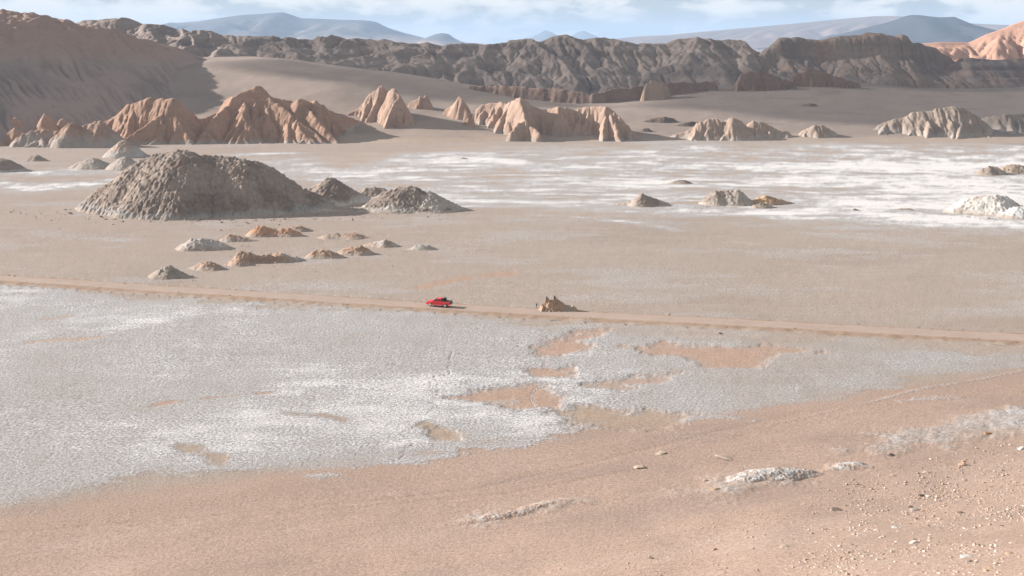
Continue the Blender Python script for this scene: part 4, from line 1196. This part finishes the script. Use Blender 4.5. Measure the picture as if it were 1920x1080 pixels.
def build_pickup():
    red = plain('red_car_paint', (0.78, 0.03, 0.035), 0.3, 0.0, 0.5, 0.04)
    glass = plain('tinted_glass', (0.03, 0.035, 0.04), 0.08, 0.0, 0.6, 0.02)
    black = plain('black_plastic', (0.03, 0.03, 0.03), 0.6)
    rub = plain('tyre_rubber', (0.035, 0.033, 0.032), 0.85)
    alloy = plain('alloy_rim', (0.66, 0.65, 0.64), 0.35, 0.3)
    chrome = plain('bright_trim', (0.7, 0.69, 0.68), 0.25, 0.6)
    lamp = plain('headlight_lens', (0.75, 0.74, 0.72), 0.1)
    tail = plain('tail_light_lens', (0.45, 0.02, 0.02), 0.2)
    root = bpy.data.objects.new('pickup_truck', None); C.objects.link(root)
    tag(root, 'red double cab pickup truck driving left on the dirt road', 'pickup truck')
    W2 = 0.88

    def arch(cx, r=0.47, cz=0.38, n=9):
        return [(cx - r * math.cos(math.pi * i / n), cz + r * math.sin(math.pi * i / n)) for i in range(n + 1)]
    prof = [(-2.56, 0.62), (-2.45, 0.5)] + arch(-1.55) + arch(1.62) + [(2.38, 0.42), (2.55, 0.55), (2.6, 0.72), (2.56, 0.9), (2.40, 1.02), (1.2, 1.14), (-0.66, 1.16), (-2.56, 1.15)]
    bm = bmesh.new()
    L = [bm.verts.new((x, -W2 + (0.06 if z > 1.0 else 0) + (0.10 if x > 2.35 else 0), z)) for x, z in prof]
    R = [bm.verts.new((x, W2 - (0.06 if z > 1.0 else 0) - (0.10 if x > 2.35 else 0), z)) for x, z in prof]
    fl = bm.faces.new(L); fr = bm.faces.new(R[::-1])
    for i in range(len(prof)):
        j = (i + 1) % len(prof)
        bm.faces.new((L[i], R[i], R[j], L[j]))
    bmesh.ops.triangulate(bm, faces=[fl, fr])
    mesh_obj('body', bm, red, root)
    # cab
    b0 = dict(x0=-0.66, x1=1.22, y=0.81, z=1.15); b1 = dict(x0=-0.56, x1=0.42, y=0.66, z=1.72)
    bm = bmesh.new()
    lo = [bm.verts.new(p) for p in ((b0['x0'], -b0['y'], 1.15), (b0['x1'], -b0['y'], 1.13), (b0['x1'], b0['y'], 1.13), (b0['x0'], b0['y'], 1.15))]
    hi = [bm.verts.new(p) for p in ((b1['x0'], -b1['y'], b1['z']), (b1['x1'], -b1['y'], b1['z']), (b1['x1'], b1['y'], b1['z']), (b1['x0'], b1['y'], b1['z']))]
    for i in range(4):
        bm.faces.new((lo[i], lo[(i + 1) % 4], hi[(i + 1) % 4], hi[i]))
    bm.faces.new(hi); bm.faces.new(lo)
    bmesh.ops.bevel(bm, geom=[e for e in bm.edges if e.verts[0].co.z > 1.6 and e.verts[1].co.z > 1.6], offset=0.06, segments=3, affect='EDGES')
    mesh_obj('cab', bm, red, root)

    def cabp(u, v, sy):                   # point on the side of the cab: u 0..1 rear to front, v 0..1 belt to roof
        x0 = b0['x0'] + (b1['x0'] - b0['x0']) * v; x1 = b0['x1'] + (b1['x1'] - b0['x1']) * v
        return (x0 + (x1 - x0) * u, sy * (b0['y'] + (b1['y'] - b0['y']) * v + 0.004), 1.145 + (b1['z'] - 1.145) * v)
    for sy in (-1, 1):
        for u0, u1 in ((0.09, 0.44), (0.50, 0.90)):
            mesh_obj('side_window', quad_panel([cabp(u0, 0.1, sy), cabp(u1, 0.1, sy), cabp(u1 - (0.03 if u1 < 0.8 else 0.0), 0.84, sy), cabp(u0 + 0.02, 0.84, sy)], 0.004), glass, root)
        for x0, x1 in ((-0.55, 0.28), (0.31, 1.12)):
            d = mesh_obj('door', box(x0, x1, sy * 0.872 if sy > 0 else -0.89, 0.89 if sy > 0 else -0.872, 0.55, 1.08, 0.006), red, root)
            mesh_obj('handle', box(x0 + 0.08, x0 + 0.24, 0.885 if sy > 0 else -0.91, 0.91 if sy > 0 else -0.885, 0.96, 1.0), chrome, d)
        mesh_obj('mirror', box(0.98, 1.12, 0.86 if sy > 0 else -1.06, 1.06 if sy > 0 else -0.86, 1.18, 1.36, 0.03), red, root)
        mesh_obj('headlight', box(2.36, 2.57, 0.48 if sy > 0 else -0.79, 0.79 if sy > 0 else -0.48, 0.80, 0.99, 0.03), lamp, root)
        mesh_obj('tail_light', box(-2.60, -2.50, 0.72 if sy > 0 else -0.87, 0.87 if sy > 0 else -0.72, 0.78, 1.08, 0.02), tail, root)
        mesh_obj('side_step', box(-0.95, 1.05, 0.86 if sy > 0 else -0.99, 0.99 if sy > 0 else -0.86, 0.36, 0.43, 0.015), chrome, root)
        for cx in (-1.55, 1.62):
            w = bpy.data.objects.new('wheel', None); C.objects.link(w); w.parent = root
            yo, yi = 0.90 * sy, 0.66 * sy
            mesh_obj('tyre', lathe_y([(0.22, yo), (0.33, yo), (0.375, yo - 0.04 * sy), (0.38, (yo + yi) / 2), (0.375, yi + 0.04 * sy), (0.33, yi), (0.2, yi)], cx, 0.38), rub, w, True)
            mesh_obj('rim', lathe_y([(0.05, yo + 0.012 * sy), (0.14, yo + 0.004 * sy), (0.23, yo + 0.012 * sy), (0.25, yo + 0.004 * sy), (0.25, yo - 0.05 * sy)], cx, 0.38), alloy, w, True)
    mesh_obj('windscreen', quad_panel([(1.19, -0.72, 1.19), (1.19, 0.72, 1.19), (0.50, 0.61, 1.67), (0.50, -0.61, 1.67)], 0.02), glass, root)
    mesh_obj('rear_window', quad_panel([(-0.66, -0.66, 1.24), (-0.66, 0.66, 1.24), (-0.575, 0.56, 1.62), (-0.575, -0.56, 1.62)], 0.008), glass, root)
    bm = bmesh.new(); add_box(bm, -2.5, -0.72, -0.70, 0.70, 1.10, 1.168); add_box(bm, -2.54, -0.70, -0.81, -0.70, 1.12, 1.185); add_box(bm, -2.54, -0.70, 0.70, 0.81, 1.12, 1.185)
    mesh_obj('bed_liner', bm, black, root)
    bm = bmesh.new()
    for sy in (-0.72, 0.72):
        tube(bm, [(-0.85, sy, 1.15), (-0.85, sy * 0.92, 1.62)], 0.035); tube(bm, [(-0.85, sy * 0.92, 1.62), (-1.55, sy, 1.18)], 0.03)
    tube(bm, [(-0.85, -0.66, 1.62), (-0.85, 0.66, 1.62)], 0.035)
    mesh_obj('roll_bar', bm, black, root)
    mesh_obj('spare_wheel', lathe_y([(0.1, -0.5), (0.34, -0.5), (0.36, -0.42), (0.34, -0.3), (0.1, -0.3)], -1.1, 1.5 - 0.0), rub, root, True)
    tg = mesh_obj('tailgate', box(-2.60, -2.555, -0.70, 0.70, 0.70, 1.14, 0.01), black, root)
    mesh_obj('handle', box(-2.63, -2.60, -0.1, 0.1, 1.0, 1.06), chrome, tg)
    mesh_obj('rear_bumper', box(-2.74, -2.54, -0.80, 0.80, 0.50, 0.66, 0.03), chrome, root)
    mesh_obj('front_bumper', box(2.45, 2.68, -0.80, 0.80, 0.45, 0.66, 0.05), red, root)
    mesh_obj('grille', box(2.52, 2.60, -0.44, 0.44, 0.74, 0.96, 0.01), black, root)
    x0, y0 = at(824, 575.5)
    sl = np.polyval(np.polyder(_rc), float(x0))
    root.rotation_euler = (0, 0, math.atan2(-sl, -1) - math.radians(3))
    root.location = (float(x0), float(road_y(x0)) - 0.3, 0.235 + float(fbm(x0, road_y(x0), 60, 2, 11) * 0.25))


build_pickup()


# ------------------------------------------------------------------ marker post by the rock
def build_post():
    X0, Y0 = at(1006, 578)
    root = bpy.data.objects.new('marker_post', None); C.objects.link(root)
    root.location = (float(X0), float(Y0), float(floor_h(X0, Y0)) - 0.05)
    tag(root, 'short dark marker post left of the horned roadside rock', 'post')
    wood = plain('weathered_dark_wood', (0.11, 0.09, 0.075), 0.9)
    bm = bmesh.new(); tube(bm, [(0, 0, -0.3), (0.01, 0, 0.6), (0, 0.02, 1.15)], 0.075, 7); mesh_obj('shaft', bm, wood, root)
    mesh_obj('plate', box(-0.14, 0.14, -0.1, -0.07, 0.85, 1.2, 0.01), wood, root)


build_post()


# ------------------------------------------------------------------ stones on the slope
def stone_mesh(name, seed, sub=2):
    rng = np.random.default_rng(seed)
    bm = bmesh.new(); bmesh.ops.create_icosphere(bm, subdivisions=sub, radius=0.5)
    sc = np.array((1.0, rng.uniform(0.6, 0.9), rng.uniform(0.42, 0.7)))
    cuts = [(Vector(rng.normal(size=3)).normalized(), rng.uniform(0.28, 0.42)) for _ in range(7)]
    for v in bm.verts:
        for n, d in cuts:
            e = v.co.dot(n) - d
            if e > 0: v.co -= n * e
        v.co = Vector((v.co.x * sc[0], v.co.y * sc[1], v.co.z * sc[2])) * (1 + rng.normal() * 0.04)
    me = bpy.data.meshes.new(name); bm.to_mesh(me); bm.free()
    return me


def stone_mat(name, col):
    m = plain(name, col, 0.95, 0, 0.1, 0.28, 5.0)
    return m


SM = {k: stone_mat(k + '_stone', c) for k, c in dict(pale=(0.47, 0.37, 0.295), white=(0.53, 0.485, 0.445), dark=(0.19, 0.145, 0.12), tan=(0.42, 0.29, 0.20), orange=(0.45, 0.24, 0.13), grey=(0.36, 0.31, 0.28)).items()}
SMESH = {}
for k in SM:
    SMESH[k] = []
    for i in range(4):
        me = stone_mesh(k + '_stone', 900 + i + 10 * len(SMESH)); me.materials.append(SM[k]); SMESH[k].append(me)
_rs = random.Random(5)


def stone(x, y, wpx, kind, label, group=None, flat=1.0, name='stone', cat='stone'):
    X0, Y0, Z0 = on_ground(x, y)
    size = 1.05 * wpx / FOC * math.sqrt(float(X0) ** 2 + float(Y0) ** 2 + CAM_H ** 2)
    o = bpy.data.objects.new(name, _rs.choice(SMESH[kind])); C.objects.link(o)
    o.scale = (size, size, size * flat)
    o.rotation_euler = (_rs.uniform(-0.2, 0.2), _rs.uniform(-0.2, 0.2), _rs.uniform(-0.5, 0.5))
    o.location = (float(X0), float(Y0), float(Z0) + size * 0.06 * flat)
    tag(o, label, cat, group)


for x, y, w, k, lab, fl in (
        (1853, 815, 20, 'orange', 'flat orange stone on the grey crusted strip at right', 0.6), (1670, 855, 15, 'dark', 'dark brown stone just below the grey crusted strip', 0.9), (1804, 872, 15, 'tan', 'brown blocky stone alone in the sand near the right edge', 1.0),
        (1200, 877, 24, 'pale', 'pale flat stone alone on the open sand, left of the white mound', 0.6), (1240, 850, 26, 'pale', 'thin pale slab higher on the open sand above the other one', 0.35), (1360, 859, 38, 'pale', 'long low pale slab just above the largest white mound', 0.3),
        (1338, 919, 19, 'tan', 'tan stone at the lower left foot of the largest white mound', 0.7), (1324, 902, 12, 'pale', 'small pale stone left of the largest white mound', 0.8), (1727, 930, 13, 'dark', 'dark stone touching a white stone on the right slope', 0.9), (1741, 932, 13, 'white', 'white stone touching a dark stone on the right slope', 0.8),
        (1706, 952, 11, 'dark', 'small dark stone atop a grey one on the right slope', 1.0), (1713, 957, 19, 'grey', 'grey stone beside a small dark one on the right slope', 0.7), (1803, 963, 16, 'dark', 'long flat dark stone right of the grey stone', 0.4), (1566, 957, 20, 'dark', 'low dark stone with a long shadow near the middle of the slope', 0.5),
        (1713, 1021, 16, 'white', 'bright white stone with a dark top edge low on the slope', 0.9), (1715, 1015, 10, 'dark', 'small dark stone behind the bright white stone', 0.8), (1814, 1048, 24, 'white', 'largest flat white stone near the bottom right', 0.5), (1818, 1057, 16, 'grey', 'grey stone under the largest flat white stone', 0.7),
        (1831, 1058, 15, 'pale', 'pale stone right of the largest flat white stone', 0.7), (1720, 1061, 15, 'pale', 'pale rounded stone at the bottom, below the bright white stone', 0.8), (1708, 1057, 10, 'pale', 'smaller of two touching pale stones at the bottom', 0.8), (1582, 1074, 16, 'pale', 'pale stone cut by the bottom edge, right of centre', 0.7),
        (1530, 1065, 12, 'pale', 'small pale stone near the bottom edge, left of the others', 0.8), (1470, 1028, 20, 'pale', 'flat pale stone on the lower slope, left of the other larger stones', 0.5), (1341, 1032, 12, 'tan', 'small tan stone on the gravelly sand, lower middle', 0.9), (1220, 1048, 10, 'dark', 'single dark pebble in the fine gravel at bottom', 1.0),
        (1903, 1023, 18, 'pale', 'pale stone at the right edge, higher of two', 0.7), (1895, 1042, 18, 'tan', 'tan stone at the right edge, lower of two', 0.6), (1853, 1071, 18, 'tan', 'tan stone at the bottom right corner, left of its neighbour', 0.7), (1868, 1066, 14, 'grey', 'grey stone at the bottom right corner, right of its neighbour', 0.8),
        (1916, 842, 14, 'white', 'white stone high at the right edge', 0.8), (1680, 992, 18, 'white', 'white angular stone in the middle of the right slope', 0.6), (1643, 996, 9, 'white', 'small white stone left of the white angular one', 0.8), (1565, 1009, 10, 'pale', 'round pale stone left of the bright white stone', 1.0),
        (1878, 989, 10, 'dark', 'small dark stone below the bright gravel patch', 0.8), (1737, 886, 12, 'pale', 'pale stone left of the brown blocky stone', 0.7), (1674, 892, 11, 'pale', 'pale stone below the dark brown stone', 0.7), (1624, 1072, 12, 'pale', 'small pale stone at the bottom edge, between two larger pale stones', 0.7),
        (1350, 626, 10, 'dark', 'dark clod on the road shoulder near the orange basin', 0.8), (887, 576, 5, 'dark', 'tiny dark clod on the far road edge, nearest the pickup', 0.9), (926, 578, 6, 'dark', 'tiny dark clod on the far road edge before the horned rock', 0.9), (784, 570, 6, 'dark', 'tiny dark clod on the far road edge ahead of the pickup', 0.9)):
    stone(x, y, w, k, lab, None, fl)

rng = np.random.default_rng(77)
cnt = 0
while cnt < 190:
    x = rng.uniform(1250, 1935); y = rng.uniform(830, 1090)
    dens = np.clip((x - 1200) / 720, 0, 1) ** 0.7 * np.clip((y - (1180 - 0.24 * (x - 700))) / 60 + 0.6, 0, 1)
    if rng.random() > dens:
        continue
    stone(x, y, float(rng.choice((4, 5, 6, 7, 8, 10), p=(0.2, 0.25, 0.25, 0.15, 0.1, 0.05))), str(rng.choice(('pale', 'pale', 'pale', 'white', 'tan', 'grey'))), 'small loose stone scattered over the sandy slope at lower right',
          'small stones on the sandy slope', float(rng.uniform(0.5, 0.9)), name='small_stone')
    cnt += 1


def gravel():
    n = 26000
    bv = 0.5 * np.array([(1, 0, 0), (0, 1, 0), (-1, 0, 0), (0, -1, 0), (0.15, 0.1, 1), (0, 0, -1)])
    bf = np.array([(0, 1, 4), (1, 2, 4), (2, 3, 4), (3, 0, 4), (1, 0, 5), (2, 1, 5), (3, 2, 5), (0, 3, 5)])
    r = np.random.default_rng(99)
    x = r.uniform(900, 2050, n * 5); y = r.uniform(820, 1180, n * 5)
    lo = 1190 - 0.26 * (x - 560)
    d = np.clip((x - 950) / 900, 0.02, 1) ** 1.3 * np.clip((y - lo) / 90 + 0.35, 0, 1)
    d = d * np.clip(0.55 + 1.6 * fbm(x, y * 2.0, 160, 4, 601), 0.08, 1.3)
    d = np.maximum(d, 1.0 * np.exp(-(((x - 1915) / 75) ** 2 + ((y - 955) / 38) ** 2)))
    d = np.maximum(d, 0.7 * np.exp(-(((x - 1190) / 90) ** 2 + ((y - 1040) / 40) ** 2)))
    k = r.random(n * 5) < d * 0.8
    x, y = x[k][:n], y[k][:n]; m = len(x)
    X, Y, Z = on_ground(x, y)
    sz = np.clip(r.lognormal(-2.05, 0.52, m), 0.05, 0.5)
    sz = sz * (0.45 + 0.55 * np.clip((x - 1150) / 450, 0, 1))
    V = bv[None] * (sz[:, None, None] * np.stack([r.uniform(0.8, 1.3, m), r.uniform(0.7, 1.1, m), r.uniform(0.4, 0.75, m)], -1)[:, None])
    V = V + r.normal(0, 1, V.shape) * (sz * 0.11)[:, None, None]
    a = r.uniform(0, 6.28, m); ca, sa = np.cos(a)[:, None], np.sin(a)[:, None]
    V = np.stack([V[..., 0] * ca - V[..., 1] * sa, V[..., 0] * sa + V[..., 1] * ca, V[..., 2]], -1) + np.stack([X, Y, Z + sz * 0.12], -1)[:, None]
    F = (bf[None] + (np.arange(m) * len(bv))[:, None, None]).reshape(-1, 3)
    me = bpy.data.meshes.new('gravel')
    co = V.reshape(-1, 3)
    me.vertices.add(len(co)); me.vertices.foreach_set('co', co.astype(np.float32).ravel())
    me.loops.add(F.size); me.loops.foreach_set('vertex_index', F.astype(np.int32).ravel())
    me.polygons.add(len(F)); me.polygons.foreach_set('loop_start', np.arange(0, F.size, 3, dtype=np.int32))
    me.update(calc_edges=True)
    at_ = me.attributes.new('tint', 'FLOAT_COLOR', 'POINT')
    pal = np.array([(0.48, 0.36, 0.285), (0.54, 0.44, 0.37), (0.40, 0.29, 0.22), (0.60, 0.54, 0.49), (0.30, 0.23, 0.19)])
    cc = pal[r.choice(5, m, p=(0.36, 0.24, 0.22, 0.10, 0.08))]
    cc = np.c_[np.repeat(cc, len(bv), 0), np.zeros(m * len(bv))]
    at_.data.foreach_set('color', cc.astype(np.float32).ravel())
    me.materials.append(M_STONE)
    o = bpy.data.objects.new('gravel', me); C.objects.link(o)
    tag(o, 'fine pale gravel strewn over the sandy slope', kind='stuff')


gravel()


def rubble():
    """Clods fallen from the mounds, too many and too small to count."""
    r = np.random.default_rng(123)
    rings = [(390, 402, 250, 9, 700, 0.55), (650, 388, 75, 6, 160, 0.4), (770, 396, 100, 6, 220, 0.4), (500, 470, 120, 26, 260, 0.22), (680, 465, 90, 18, 160, 0.22), (318, 521, 45, 4, 70, 0.2), (390, 468, 55, 5, 80, 0.25),
             (1210, 386, 60, 4, 90, 0.3), (1365, 386, 60, 4, 120, 0.35), (1860, 404, 70, 6, 140, 0.4), (1050, 588, 60, 4, 160, 0.14), (960, 602, 1000, 1, 0, 0.1)]
    bv = 0.5 * np.array([(1, 0, 0), (0, 1, 0), (-1, 0, 0), (0, -1, 0), (0.15, 0.1, 1), (0, 0, -1)])
    bf = np.array([(0, 1, 4), (1, 2, 4), (2, 3, 4), (3, 0, 4), (1, 0, 5), (2, 1, 5), (3, 2, 5), (0, 3, 5)])
    VV, FF, n0 = [], [], 0
    for cx, cy, rx, ry, n, sz in rings:
        for _ in range(n):
            X0, Y0 = at(cx + r.normal() * rx * 0.55, cy + r.normal() * ry)
            k = sz * r.lognormal(-0.3, 0.5)
            a = r.uniform(0, 6.28); ca, sa = math.cos(a), math.sin(a)
            v = bv * (k * r.uniform(0.8, 1.3), k * r.uniform(0.7, 1.1), k * r.uniform(0.5, 0.9)) + r.normal(0, 0.1 * k, bv.shape)
            v = np.c_[v[:, 0] * ca - v[:, 1] * sa + float(X0), v[:, 0] * sa + v[:, 1] * ca + float(Y0), v[:, 2] + 0.1 * k]
            VV.append(v); FF.append(bf + n0); n0 += 6
    for _ in range(420):
        xr = r.uniform(-130, 120)
        side = -1 if r.random() < 0.75 else 1
        X0, Y0 = xr, float(road_y(xr)) + side * r.uniform(2.5, 4.0)
        k = 0.16 * r.lognormal(0, 0.5)
        v = bv * (k * 1.2, k, k * 0.8) + r.normal(0, 0.1 * k, bv.shape) + (X0, Y0, 0.22)
        VV.append(v); FF.append(bf + n0); n0 += 6
    co = np.concatenate(VV); F = np.concatenate(FF)
    zf = floor_h(co[:, 0], co[:, 1]); co[:, 2] += zf
    me = bpy.data.meshes.new('rubble')
    me.from_pydata(co.tolist(), [], F.tolist())
    at_ = me.attributes.new('tint', 'FLOAT_COLOR', 'POINT')
    cc = np.repeat(np.array([(0.30, 0.245, 0.21), (0.36, 0.30, 0.26), (0.25, 0.195, 0.165)])[r.choice(3, len(VV))], 6, 0)
    at_.data.foreach_set('color', np.c_[cc, np.zeros(len(cc))].astype(np.float32).ravel())
    me.materials.append(M_STONE)
    o = bpy.data.objects.new('rubble', me); C.objects.link(o)
    tag(o, 'small clods strewn round the feet of the mounds and along the road', kind='stuff')


rubble()


# ------------------------------------------------------------------ clouds high on the sunward side, whose shade lies on the far ridge
def cloud_mat():
    m = bpy.data.materials.new('thin_cloud')
    m.use_nodes = True
    t = m.node_tree; t.nodes.clear()
    d = N(t, 'ShaderNodeBsdfTranslucent'); d.inputs['Color'].default_value = (0.9, 0.9, 0.9, 1)
    tr = N(t, 'ShaderNodeBsdfTransparent')
    mx = N(t, 'ShaderNodeMixShader'); mx.inputs[0].default_value = 0.40
    t.links.new(tr.outputs[0], mx.inputs[1]); t.links.new(d.outputs[0], mx.inputs[2])
    o = N(t, 'ShaderNodeOutputMaterial'); t.links.new(mx.outputs[0], o.inputs[0])
    return m


def cloud_over(tx, ty, tz, rx, ry, label, seed, alt=640.0):
    k = (alt - tz) / SUN_V.z
    cx, cy = tx + SUN_V.x * k, ty + SUN_V.y * k
    bm = bmesh.new(); bmesh.ops.create_icosphere(bm, subdivisions=5, radius=1.0)
    for v in bm.verts:
        a = float(fbm(v.co.x * 1.0 + seed, v.co.y + v.co.z * 0.7, 0.9, 4, seed))
        f = 1 + 0.42 * a
        v.co = Vector((v.co.x * rx * f, v.co.y * ry * f, (v.co.z * 26 * f) if v.co.z > 0 else v.co.z * 9))
    o = mesh_obj('cloud', bm, CLOUD_M, smooth=True)
    o.location = (cx, cy, alt)
    tag(o, label, 'cloud', 'fair weather clouds beyond the left edge')


CLOUD_M = cloud_mat()
cloud_over(130, 880, 45, 300, 95, 'long thin cloud shading the grey ridge', 3)
cloud_over(265, 745, 20, 210, 85, 'thin cloud shading the sand slope at right', 8)
cloud_over(-78, 752, 24, 85, 24, 'small thin cloud shading the middle of the dune', 13)


# ------------------------------------------------------------------ haze
def build_haze():
    m = bpy.data.materials.new('thin_haze')
    m.use_nodes = True
    t = m.node_tree; t.nodes.clear()
    v = N(t, 'ShaderNodeVolumePrincipled')
    v.inputs['Color'].default_value = (0.50, 0.69, 0.96, 1)
    v.inputs['Density'].default_value = 0.000075
    v.inputs['Anisotropy'].default_value = 0.0
    o = N(t, 'ShaderNodeOutputMaterial'); t.links.new(v.outputs[0], o.inputs['Volume'])
    ob = mesh_obj('haze', box(-13000, 15000, -400, 27000, -12, 430), m)
    tag(ob, 'thin bluish haze over the whole valley', kind='stuff')


build_haze()
